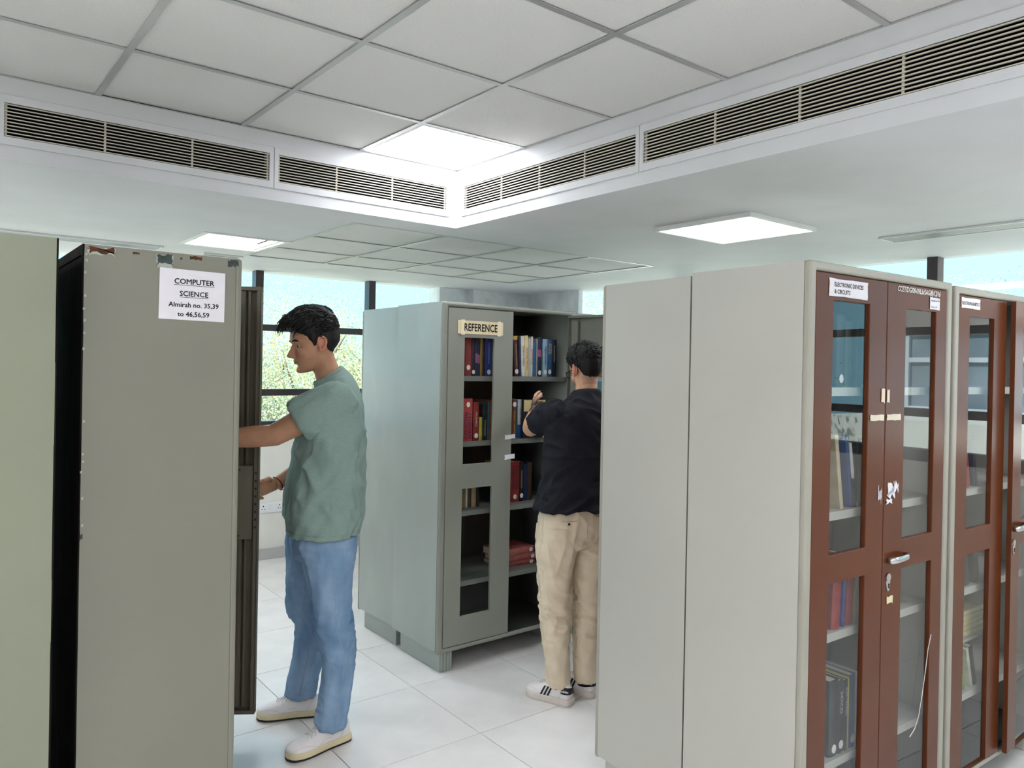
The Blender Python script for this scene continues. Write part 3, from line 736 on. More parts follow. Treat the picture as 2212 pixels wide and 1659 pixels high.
def book(label, group, base, rz, w, h, d, col, lean=0.0, disc=None, txt=(), band=None, flat=False, parent_pitch=0.0):
    """upright book; local x = thickness, y = depth from the spine, z = height; base point is the lower left spine corner"""
    r = thing('book', label, 'book', base, rz, group)
    R = Matrix.Rotation(lean, 4, 'Y')
    if flat: R = Matrix.Translation((0, 0, w)) @ Matrix.Rotation(PI / 2, 4, 'Y')
    m = book_mat(col)
    t = 0.0025; sp = min(0.004, w * 0.15)
    cv = MB()
    n = 6
    prof = [(w * (k / n), -sp * math.sin(PI * k / n)) for k in range(n + 1)]
    inner = [(w - t - (w - 2 * t) * k / n, t) for k in range(n + 1)]
    outline = prof + [(w, d), (w - t, d)] + inner + [(t, d), (0, d)]
    def ringz(z): return [(p[0], p[1], z) for p in outline]
    nn = len(outline)
    rings = [ringz(0), ringz(h)]
    V = rings[0] + rings[1]; F = [(j, (j + 1) % nn, (j + 1) % nn + nn, j + nn) for j in range(nn)]
    # caps as strips: spine strip and two boards
    for o in (0, nn):
        q = []
        for k in range(n): q.append((k, k + 1, n + 3 + (n - k - 1), n + 3 + (n - k)))
        q.append((n, n + 1, n + 2, n + 3)); q.append((0, 2 * n + 3, 2 * n + 4, 2 * n + 5))
        for f in q: F.append(tuple(i + o for i in (f if o else reversed(f))))
    cv.add(V, F)
    cv.build('cover', m, r, xf=R)
    MB().box(t, w - t, t, d - 0.004, 0.003, h - 0.003).build('pages', B_PAGE, r, xf=R)
    if band:
        z0, z1, c = band
        MB().loft([[(p[0] * 1.0, p[1] - 0.0004, z) for p in prof] + [(w, 0.001, z), (0, 0.001, z)] for z in (z0 * h, z1 * h)]).build('band', book_mat(c), r, xf=R)
    if disc:
        rd = min(0.0125, w * 0.42)
        MB().loft([[(w / 2 + rd * math.cos(2 * PI * k / 16), y, disc * h + rd * 1.15 * math.sin(2 * PI * k / 16)) for k in range(16)] for y in (-sp - 0.0002, -sp - 0.001)]).build('spine_label', B_DISC, r, xf=R)
    for (key, zc, length, c, dx) in txt:
        o = text('b_' + key, book_mat(c), r, (0, 0, 0), length * h)
        o.matrix_local = R @ Matrix.Translation((w / 2 + dx * w, -sp - 0.0006, zc * h)) @ Matrix.Rotation(PI / 2, 4, 'X') @ Matrix.Rotation(-PI / 2 if length > 0 else PI / 2, 4, 'Z') @ Matrix.Diagonal((abs(length) * h, abs(length) * h, 1, 1))
    return r

def cname(c):
    r, g, b_ = c; mx, mn = max(c), min(c)
    if mx < 52: return 'black'
    if mn > 175: return 'white' if b_ > 205 else 'cream'
    if mx - mn < 26: return 'grey'
    if r == mx: return ('yellow' if g > 130 and b_ < 110 else 'maroon' if r < 105 else 'brown' if g > 75 and r < 160 else 'red')
    if b_ == mx: return 'navy' if b_ < 85 else 'light blue' if r > 110 else 'blue'
    return 'green'

def row(where, x, y, z, specs, rz=0.0, gap=0.0015, fr=None):
    """specs: (w, h, d, colour, options)"""
    n = 0
    for s in specs:
        w, h, d, c, o = s
        if c is None: x += w; continue
        lean = o.get('lean', 0.0)
        size = 'thick' if w > 0.042 else 'slim' if w < 0.017 else 'medium'
        lab = '%s %s book, %s from the left %s' % (size, cname(c), NUM[n], where)
        if fr: px, py, _ = fr(x + max(0, math.sin(-lean)) * h, y + o.get('in', 0.0)); 
        else: px, py = x + max(0, math.sin(-lean)) * h, y + o.get('in', 0.0)
        dz = math.sin(abs(lean)) * w if lean > 0 else 0.0
        book(lab, 'books ' + where, (px, py, z + dz), rz, w, h, d, c, lean, o.get('disc'), o.get('txt', ()), o.get('band'))
        x += (w * math.cos(lean) + abs(math.sin(lean)) * h * o.get('room', 1.0)) + gap; n += 1

K = (20, 20, 26); NV = (26, 34, 70); RED = (140, 44, 46); DRED = (108, 36, 36); BL = (34, 66, 138); WH = (220, 218, 210); CRM = (222, 206, 150); LB = (140, 176, 196); YL_ = (204, 176, 60); GN = (60, 96, 70)
yb = REF[1] + 0.075
# top shelf
row('on the top shelf of the REFERENCE almirah', REF[0] + 0.195, yb, 1.585, [
    (0.044, 0.235, 0.16, RED, dict(disc=0.2)), (0.024, 0.225, 0.16, K, dict(disc=0.1)), (0.016, 0.21, 0.16, NV, dict(band=(0.35, 0.6, (150, 90, 130)))), (0.016, 0.2, 0.16, NV, dict(band=(0.35, 0.6, (150, 90, 130)))),
    (0.016, 0.235, 0.16, (150, 116, 52), dict()), (0.016, 0.205, 0.16, K, dict()), (0.05, 0.235, 0.16, (32, 56, 130), dict(disc=0.1, txt=[('dc', 0.55, 0.5, (150, 170, 210), 0)])),
    (0.035, 0.23, 0.16, (70, 74, 66), dict()), (0.042, 0.215, 0.16, GN, dict()), (0.03, 0.24, 0.16, DRED, dict()),
    (0.03, 0.22, 0.16, (20, 26, 40), dict(band=(0.22, 0.36, (60, 140, 150)), lean=-0.03)),
    (0.03, 0.235, 0.16, (74, 34, 36), dict(disc=0.12, lean=-0.06, room=0.5, band=(0.9, 1.0, YL_), txt=[('am', 0.52, 0.55, (190, 160, 110), 0)])), (0.015, 0.23, 0.16, NV, dict(lean=-0.05, room=0.2)),
    (0.026, 0.235, 0.16, (218, 214, 206), dict(lean=-0.05, room=0.3, txt=[('wh', 0.5, 0.5, (80, 70, 60), 0)])), (0.024, 0.24, 0.16, CRM, dict(lean=-0.04, room=0.3, txt=[('mp', 0.42, 0.55, (140, 60, 40), 0)])),
    (0.017, 0.225, 0.16, (176, 176, 170), dict(lean=-0.03, room=0.3)), (0.015, 0.235, 0.16, (206, 202, 196), dict(txt=[('tm', 0.5, 0.4, (150, 50, 50), 0)])), (0.025, 0.2, 0.16, (40, 92, 134), dict()), (0.010, 0.225, 0.16, (150, 152, 140), dict()),
    (0.028, 0.235, 0.16, NV, dict(disc=0.1, band=(0.5, 0.68, (150, 80, 120)))), (0.010, 0.13, 0.16, GN, dict()), (0.036, 0.225, 0.16, LB, dict(disc=0.12, txt=[('cl', 0.55, 0.5, (40, 50, 60), 0)])),
    (0.034, 0.222, 0.16, (44, 82, 126), dict(disc=0.13, txt=[('elm', 0.75, 0.3, (214, 180, 110), 0)])), (0.036, 0.222, 0.16, (18, 22, 40), dict(txt=[('dc', 0.62, 0.45, (170, 180, 180), 0)]))], gap=0.001)
# second shelf
row('on the second shelf of the REFERENCE almirah', REF[0] + 0.19, yb, 1.225, [
    (0.062, 0.235, 0.16, (176, 66, 62), dict(disc=0.86, txt=[('ic1', 0.38, -0.66, (34, 34, 74), -0.22), ('ic2', 0.36, -0.62, (34, 34, 74), 0.18)])), (0.006, 0, 0, None, {}), (0.038, 0.215, 0.16, (130, 44, 42), dict(disc=0.13, txt=[('ic2', 0.56, -0.4, (220, 190, 180), 0)])), (0.004, 0, 0, None, {}),
    (0.019, 0.13, 0.16, (186, 174, 60), dict()), (0.036, 0.2, 0.16, K, dict(txt=[('dc', 0.35, 0.45, (190, 190, 180), 0)])), (0.014, 0.215, 0.16, (36, 84, 96), dict()), (0.016, 0.225, 0.16, (120, 70, 44), dict()), (0.03, 0.22, 0.16, (40, 44, 54), dict()),
    (0.112, 0, 0, None, {}), (0.03, 0.225, 0.16, (110, 60, 40), dict(disc=0.88, txt=[('pc', 0.4, 0.6, (210, 160, 70), 0)])), (0.010, 0.22, 0.16, (40, 84, 100), dict()),
    (0.036, 0.225, 0.16, (196, 202, 206), dict(band=(0.0, 0.35, (40, 76, 140)), txt=[('go', 0.55, 0.5, (40, 40, 50), 0)]))], gap=0.001)
row('behind the dark T-shirt, second REFERENCE shelf', REF[0] + 0.775, yb + 0.02, 1.225, [(0.026, 0.21, 0.15, K, dict()), (0.03, 0.205, 0.15, RED, dict()), (0.03, 0.21, 0.15, (60, 60, 66), dict())])
# third shelf
row('on the third shelf of the REFERENCE almirah', REF[0] + 0.17, yb + 0.05, 0.845, [
    (0.03, 0.19, 0.14, (70, 66, 60), dict()), (0.02, 0.2, 0.14, NV, dict()), (0.03, 0.215, 0.14, (150, 130, 80), dict()), (0.012, 0.2, 0.14, WH, dict()), (0.025, 0.2, 0.14, (70, 66, 52), dict()), (0.03, 0.215, 0.14, (176, 150, 110), dict()), (0.02, 0.205, 0.14, K, dict()),
    (0.13, 0, 0, None, {}), (0.026, 0.23, 0.16, (18, 26, 50), dict(txt=[('dc', 0.6, 0.45, (150, 170, 190), 0)])), (0.034, 0.235, 0.16, (188, 150, 46), dict(disc=0.88)), (0.034, 0.22, 0.16, (26, 50, 48), dict(txt=[('cl', 0.5, 0.5, (140, 160, 150), 0)])),
    (0.064, 0.235, 0.16, (140, 40, 40), dict(disc=0.13, txt=[('ic1', 0.6, 0.62, (24, 22, 44), 0.2), ('ic2', 0.6, 0.58, (24, 22, 44), -0.2)])), (0.034, 0.235, 0.16, K, dict(disc=0.14, txt=[('dc', 0.55, 0.45, (180, 150, 70), 0)])), (0.03, 0.22, 0.16, NV, dict()), (0.03, 0.225, 0.16, (60, 44, 36), dict())], gap=0.001)
# flat stack on the fourth shelf
for k, (c, w) in enumerate((((156, 80, 76), 0.026), ((164, 92, 86), 0.036), ((172, 96, 90), 0.042))):
    zz = 0.46 + (0, 0.0265, 0.063)[k]
    book('pinkish red book lying flat in the stack on the fourth shelf, %s of three' % ('bottom', 'middle', 'top')[k], 'flat stack on the fourth shelf', (REF[0] + 0.52 + 0.012 * (k % 2), yb + 0.07 - 0.01 * k, zz), 0.06 * (k - 1), w, 0.25, 0.18, c, disc=0.9, flat=True)
# the book being handled, cover towards the viewer
hb = book('black and cream book pulled forward under the hand of the man in black', None, (REF[0] + 0.60, REF[1] + 0.072, 1.2265), math.radians(-101), 0.022, 0.225, 0.15, (22, 22, 28), lean=0.0)
MB().box(0.022, 0.0232, 0.004, 0.148, 0.155, 0.222).build('cover_panel', mat('cover_cream_print', (206, 190, 140), 0.5, 0.4, vary=0.06), hb)
MB().box(0.022, 0.0232, 0.05, 0.09, 0.05, 0.09).build('cover_badge', mat('cover_yellow_print', (190, 160, 50), 0.5, 0.4, vary=0.06), hb)

# books behind the brown doors
def fr1(x, y): return roff(x, y)
def fr2(x, y): return roff(0.93 + x, y)
row('on the top shelf behind the ELECTRONIC DEVICES doors', 0.255, 0.066, SH[3], [(0.05, 0.24, 0.16, (40, 40, 44), dict(disc=0.12)), (0.035, 0.22, 0.16, (52, 60, 48), dict()), (0.04, 0.23, 0.16, K, dict()), (0.03, 0.2, 0.16, (64, 60, 50), dict())], RR, fr=fr1)
row('on the second shelf behind the ELECTRONIC DEVICES doors', 0.255, 0.066, SH[2], [(0.02, 0.25, 0.17, (196, 180, 150), dict(lean=-0.16)), (0.018, 0.24, 0.17, (60, 84, 130), dict(lean=-0.18, room=0.2)), (0.014, 0.22, 0.17, (226, 226, 220), dict(lean=-0.2, room=0.2)), (0.03, 0.24, 0.16, (36, 40, 44), dict()), (0.04, 0.22, 0.16, (28, 30, 36), dict()), (0.03, 0.23, 0.16, (36, 36, 40), dict())], RR, fr=fr1)
row('on the third shelf behind the ELECTRONIC DEVICES doors', 0.255, 0.066, SH[1], [(0.05, 0.22, 0.16, (150, 40, 44), dict(lean=0.05)), (0.016, 0.21, 0.16, (44, 70, 140), dict(lean=0.06, room=0.2)), (0.045, 0.23, 0.16, (150, 46, 50), dict(lean=0.08, room=0.2)), (0.022, 0.22, 0.16, (170, 160, 130), dict(lean=0.12, room=0.3))], RR, fr=fr1)
row('on the fourth shelf behind the ELECTRONIC DEVICES doors', 0.255, 0.066, SH[0], [(0.05, 0.25, 0.16, (30, 32, 36), dict(disc=0.1)), (0.03, 0.24, 0.16, (24, 26, 30), dict(disc=0.12, txt=[('dev', 0.7, 0.3, (200, 200, 196), 0)])), (0.026, 0.235, 0.16, (22, 26, 34), dict(txt=[('ed', 0.7, 0.4, (180, 180, 180), 0)])), (0.007, 0.24, 0.16, (200, 190, 90), dict()), (0.036, 0.245, 0.16, (40, 74, 130), dict(disc=0.12)), (0.014, 0.24, 0.16, (206, 212, 214), dict()), (0.026, 0.24, 0.16, (60, 92, 120), dict()), (0.03, 0.23, 0.16, K, dict())], RR, fr=fr1)
row('on the floor plate behind the ELECTRONIC DEVICES doors', 0.255, 0.066, 0.112, [(0.05, 0.23, 0.16, (140, 100, 90), dict(lean=-0.35)), (0.03, 0.24, 0.16, (90, 66, 58), dict(lean=-0.38, room=0.1)), (0.02, 0.24, 0.16, (190, 186, 176), dict(lean=-0.4, room=0.1))], RR, fr=fr1)
row('on the second shelf behind the ELECTROMAGNETICS door', 0.235, 0.066, SH[2], [(0.03, 0.2, 0.15, (150, 50, 60), dict(lean=-0.2)), (0.02, 0.2, 0.15, (60, 66, 80), dict(lean=-0.22, room=0.2))], RR, fr=fr2)
row('on the third shelf behind the ELECTROMAGNETICS door', 0.235, 0.066, SH[1], [(0.04, 0.2, 0.15, (60, 58, 56), dict(lean=-0.2)), (0.05, 0.19, 0.15, (70, 68, 66), dict(lean=-0.22, room=0.2))], RR, fr=fr2)
for k in range(5):
    p = fr2(0.25, 0.085)
    book('cream paper bundle, %s from the bottom of the pile behind the ELECTROMAGNETICS door' % NUM[k], 'paper bundles behind glass', (p[0], p[1], 0.576 + k * 0.021), RR + 0.02 * (k % 3 - 1), 0.02, 0.24, 0.18, (212, 200, 150), flat=True)
p = fr2(0.22, 0.07)
ld = MB(); ld.box(0.0, 0.36, 0, 0.30, 0, 0.012); ld = tag(ld.build('book_rest', S_LIGHTSHELF), 'narrow grey board under the paper bundles behind glass', 'shelf board'); place(ld, (p[0] + 0.0, p[1] + 0.0, 0.563), (0, 0, RR))
row('on the fourth shelf behind the ELECTROMAGNETICS door', 0.235, 0.066, SH[0], [(0.02, 0.17, 0.15, (120, 150, 60), dict(lean=-0.25)), (0.02, 0.165, 0.15, (206, 206, 180), dict(lean=-0.27, room=0.1)), (0.03, 0.17, 0.15, (40, 42, 40), dict(lean=-0.28, room=0.1))], RR, fr=fr2)
# ================================================================= people
def remesh(mb, voxel, smooth=4, fac=0.5):
    me = mb.mesh('tmp'); o = bpy.data.objects.new('tmp', me); COL.objects.link(o)
    r = o.modifiers.new('r', 'REMESH'); r.mode = 'VOXEL'; r.voxel_size = voxel
    if smooth:
        s = o.modifiers.new('s', 'SMOOTH'); s.iterations = smooth; s.factor = fac
    dg = bpy.context.evaluated_depsgraph_get()
    out = bpy.data.meshes.new_from_object(o.evaluated_get(dg))
    bpy.data.objects.remove(o); bpy.data.meshes.remove(me)
    out.polygons.foreach_set('use_smooth', [True] * len(out.polygons)); return out
def coords(me):
    c = np.empty(len(me.vertices) * 3); me.vertices.foreach_get('co', c); return c.reshape(-1, 3)
def normals(me):
    c = np.empty(len(me.vertices) * 3); me.vertices.foreach_get('normal', c); return c.reshape(-1, 3)
def set_coords(me, c): me.vertices.foreach_set('co', np.ascontiguousarray(c).ravel()); me.update()
def append(me, mb):
    """add shells (fingers, ears, lids) to a mesh"""
    bm = bmesh.new(); bm.from_mesh(me); t = mb.mesh('t', True); bm.from_mesh(t); bm.to_mesh(me); bm.free(); bpy.data.meshes.remove(t)
    me.polygons.foreach_set('use_smooth', [True] * len(me.polygons)); me.update()
def ring_ab(z, ca, A, cb, B, n=36, slope=0.0, p=2.2):
    out = []
    for k in range(n):
        t = 2 * PI * k / n; c, s = math.cos(t), math.sin(t)
        a = A * math.copysign(abs(c) ** (2 / p), c); b = B * math.copysign(abs(s) ** (2 / p), s)
        out.append((ca + a, cb + b, z + slope * a))
    return out
def lerp_rows(rows, n):
    rows = np.array(rows, float); t = np.linspace(0, len(rows) - 1, n); i = np.arange(len(rows))
    out = []
    for tt in t:                                   # Catmull-Rom
        k = min(int(tt), len(rows) - 2); u = tt - k
        p0, p1, p2, p3 = rows[max(k - 1, 0)], rows[k], rows[k + 1], rows[min(k + 2, len(rows) - 1)]
        out.append(0.5 * (2 * p1 + (p2 - p0) * u + (2 * p0 - 5 * p1 + 4 * p2 - p3) * u * u + (3 * p1 - p0 - 3 * p2 + p3) * u ** 3))
    return out

HEAD = [(0.000, .076, .040, .012), (0.006, .084, .015, .024), (0.018, .086, -.004, .036), (0.033, .079, -.018, .047), (0.050, .087, -.036, .054), (0.065, .087, -.052, .059), (0.080, .087, -.064, .063),
        (0.100, .086, -.077, .066), (0.115, .086, -.083, .068), (0.128, .093, -.087, .071), (0.145, .095, -.089, .074), (0.165, .091, -.087, .075), (0.185, .079, -.079, .071), (0.205, .056, -.062, .059), (0.220, .029, -.038, .040), (0.230, .004, -.014, .014)]
def head_parts(mb, X):
    """X maps head coords (f, l, z) to body coords"""
    rows = lerp_rows(HEAD, 46); rings = []
    for z, fr, bk, w in rows:
        cf = fr * 0.30 + bk * 0.70 if z < 0.06 else (fr + bk) * 0.5
        ring = []
        for k in range(40):
            t = 2 * PI * k / 40; c, s = math.cos(t), math.sin(t); p = 2.35
            cc = math.copysign(abs(c) ** (2 / p), c); ss = math.copysign(abs(s) ** (2 / p), s)
            ring.append(X(cf + (fr - cf) * cc if c > 0 else cf + (cf - bk) * cc, w * ss, z))
        rings.append(ring)
    mb.loft(rings)
    nose = [(.123, .084, .006, .007), (.110, .090, .008, .008), (.098, .0955, .0105, .0095), (.086, .101, .0135, .0125), (.078, .1045, .0155, .0155), (.0715, .102, .0145, .0175), (.066, .094, .008, .012)]
    mb.loft([[X(f + ra * math.cos(2 * PI * k / 16), rl * math.sin(2 * PI * k / 16), z) for k in range(16)] for z, f, ra, rl in lerp_rows(nose, 16)])
    def el(c, r): 
        t = MB().ellipsoid((0, 0, 0), r, 14, 8); mb.add([X(c[0] + p[0], c[1] + p[1], c[2] + p[2]) for p in t.v], t.f)
    el((.0855, 0, .0545), (.0105, .022, .0048)); el((.0845, 0, .0435), (.0105, .020, .0055)); el((.080, .024, .128), (.012, .024, .007)); el((.080, -.024, .128), (.012, .024, .007))
    el((.055, .042, .085), (.028, .020, .020)); el((.055, -.042, .085), (.028, .020, .020)); el((.075, 0, .013), (.015, .019, .013))
def ear_parts(mb, X):
    for s in (1, -1):
        base = .0735
        hel = [(-.002, .098), (.004, .120), (-.002, .137), (-.016, .139), (-.025, .128), (-.024, .110), (-.015, .094), (-.006, .085), (.002, .088)]
        pts = [(f, s * (base + .010 + .012 * min(1, max(0, (-f) / .02))), z) for f, z in hel]
        pts = [tuple(q) for q in lerp_rows(pts, 26)]
        t = MB().tube(pts, .0045, 8); mb.add([X(*p) for p in t.v], t.f)
        t = MB().ellipsoid((0, 0, 0), (.0195, .006, .026), 14, 8); mb.add([X(p[0] - .011, s * (base + .006) + p[1] * 1 + s * .25 * max(0, -p[0]) * 0.6, p[2] + .112) for p in t.v], t.f)
        t = MB().ellipsoid((0, 0, 0), (.008, .005, .009), 10, 6); mb.add([X(p[0] - .003, s * (base + .008) + p[1], p[2] + .088) for p in t.v], t.f)
def eye_lids(mb, X):
    for s in (1, -1):
        c = (.0675, s * .032, .1165); R0 = .0132
        rings = []
        for i in range(7):
            e = math.radians(-4 + 90 * i / 6)
            rings.append([X(c[0] + R0 * math.cos(e) * math.cos(2 * PI * k / 18), c[1] + R0 * 1.15 * math.cos(e) * math.sin(2 * PI * k / 18), c[2] + R0 * math.sin(e) * .95) for k in range(18)])
        mb.loft(rings)
        rings = []
        for i in range(5):
            e = math.radians(-36 - 52 * i / 4)
            rings.append([X(c[0] + R0 * math.cos(e) * math.cos(2 * PI * k / 18), c[1] + R0 * 1.15 * math.cos(e) * math.sin(2 * PI * k / 18), c[2] + R0 * math.sin(e) * .95) for k in range(18)])
        mb.loft(rings)

def hand_parts(mb, W, d, u, n, curl=(25, 35, 25), thumb=(0.35, 0.9, 0.3), s=1.0, spread=0.02):
    """palm goes into the first builder's mesh as well; fingers are separate tapered chains"""
    W, d, u, n = Vector(W), Vector(d).normalized(), Vector(u), Vector(n)
    u = (u - d * u.dot(d)).normalized(); n = d.cross(u) * (1 if d.cross(u).dot(n) > 0 else -1)
    rows = [(0.0, .026, .019), (.025, .031, .019), (.05, .038, .0165), (.075, .041, .0145), (.092, .038, .011)]
    mb.loft([[tuple(W + d * (x * s) + u * (ru * s * math.cos(2 * PI * k / 18)) + n * (rn * s * math.sin(2 * PI * k / 18))) for k in range(18)] for x, ru, rn in rows])
    for k, (L, off) in enumerate(((.072, .028), (.080, .0095), (.074, -.009), (.058, -.027))):
        p = W + d * (.082 * s) + u * (off * s); ang = 0.0; dirv = (d + u * (spread * (1.5 - k) * 4)).normalized(); pts = [p - d * .01]; rad = [.0092 * s]
        for q, (fr, c) in enumerate(zip((.45, .30, .25), curl)):
            ang += math.radians(c + 4 * k); v = dirv * math.cos(ang) + n * math.sin(ang)
            pts.append(pts[-1] + v * (L * fr * s) * (1.25 if q == 0 else 1)); rad.append((.0085, .0078, .0062)[q] * s)
        pts.append(pts[-1] + v * .004 * s); rad.append(.003 * s)
        mb.tube([tuple(x) for x in pts], rad, 9)
    p = W + d * (.028 * s) + u * (.026 * s); v1 = (d * .75 + u * .6 + n * thumb[0]).normalized(); v2 = (d * thumb[1] + u * .15 + n * thumb[2]).normalized()
    mb.tube([tuple(p - v1 * .012), tuple(p + v1 * .035 * s), tuple(p + v1 * .035 * s + v2 * .03 * s), tuple(p + v1 * .035 * s + v2 * .055 * s), tuple(p + v1 * .035 * s + v2 * .059 * s)], [.013 * s, .0115 * s, .0095 * s, .0075 * s, .003 * s], 9)

HAIRLINE = [(0, .176), (25, .174), (42, .164), (55, .150), (66, .128), (74, .104), (82, .106), (88, .136), (100, .142), (110, .120), (125, .084), (150, .070), (180, .066)]
def make_hair(name, m, parent, body, X, Xi, center, thick, seed, locks=240, lock_len=(0.03, 0.05), flow=(1, 0, 0.2)):
    """hair cap grown outwards from the head surface, plus separate locks, as one mesh"""
    bv = BVHTree.FromPolygons([tuple(v.co) for v in body.vertices], [tuple(p.vertices) for p in body.polygons])
    C = Vector(X(*center)); nt, npz = 150, 80; rings = []; dirs = []
    az_t, z_t = zip(*HAIRLINE)
    P = np.zeros((npz + 1, nt, 3)); D = np.zeros((npz + 1, nt, 3)); HP = np.zeros((npz + 1, nt, 3))
    for i in range(npz + 1):
        e = math.radians(-62 + (151.9) * i / npz)
        for j in range(nt):
            a = 2 * PI * j / nt
            dl = Vector((math.cos(e) * math.cos(a), math.cos(e) * math.sin(a), math.sin(e)))
            w = Vector(X(center[0] + dl.x, center[1] + dl.y, center[2] + dl.z)) - C; sc = w.length; w.normalize()
            hit = bv.ray_cast(C + w * 0.2, -w)
            p = hit[0] if hit[0] is not None else C + w * 0.08
            P[i, j] = p; D[i, j] = w; HP[i, j] = Xi(p)
    f, l, z = HP[..., 0], HP[..., 1], HP[..., 2]
    az = np.degrees(np.arctan2(np.abs(l), f)); zl = np.interp(az, az_t, z_t)
    rn = vnoise(HP.reshape(-1, 3) * 90 + seed).reshape(az.shape) * 0.004
    edge = np.clip((z - zl + rn) / 0.012, -1, 1)
    th = thick(f, l, z, az, zl)
    st = vnoise(np.stack([az.ravel() * 0.55 + seed, (z * 22).ravel(), np.sign(l).ravel() * 3.0 + (f * 10).ravel()], -1)).reshape(az.shape)
    th = th * (1 + 0.16 * st)
    t = np.where(edge > 0, 0.002 + (th - 0.002) * np.clip(edge, 0, 1) ** 0.6, -0.006 - 0.028 * np.clip(-edge, 0, 1))
    V = P + D * t[..., None]
    mb = MB(); mb.loft([[tuple(q) for q in V[i]] for i in range(npz + 1)])
    rr = random.Random(seed)
    for k in range(locks):
        i = rr.randint(int(npz * .50), npz - 1); j = rr.randint(0, nt - 1)
        if edge[i, j] < 0.9 or th[i, j] < 0.012: continue
        base = Vector(V[i, j]) - Vector(D[i, j]) * 0.004 + Vector((rr.uniform(-.003, .003), rr.uniform(-.003, .003), rr.uniform(-.003, .003))); Ln = rr.uniform(*lock_len) * min(1.0, th[i, j] / 0.03)
        o = Vector(X(*flow)) - Vector(X(0, 0, 0)); o = o.normalized() + Vector((rr.uniform(-.5, .5), rr.uniform(-.5, .5), rr.uniform(-.2, .3)))
        dn = Vector(D[i, j]); tg = (o - dn * o.dot(dn)).normalized()
        pts = [base, base + tg * Ln * .35 + dn * (.003 + .004 * rr.random()), base + tg * Ln * .7 + dn * (.003 + .005 * rr.random()), base + tg * Ln + dn * rr.uniform(-.005, .005)]
        mb.tube([tuple(q) for q in pts], [.0030, .0034, .0024, .0005], 5, flat=0.7)
    return mb.build(name, m, parent, smooth=True)

def color_attr(me, cols):
    at = me.color_attributes.new('tint', 'FLOAT_COLOR', 'POINT')
    at.data.foreach_set('color', np.ascontiguousarray(np.concatenate([cols, np.ones((len(cols), 1))], 1), dtype=np.float32).ravel())

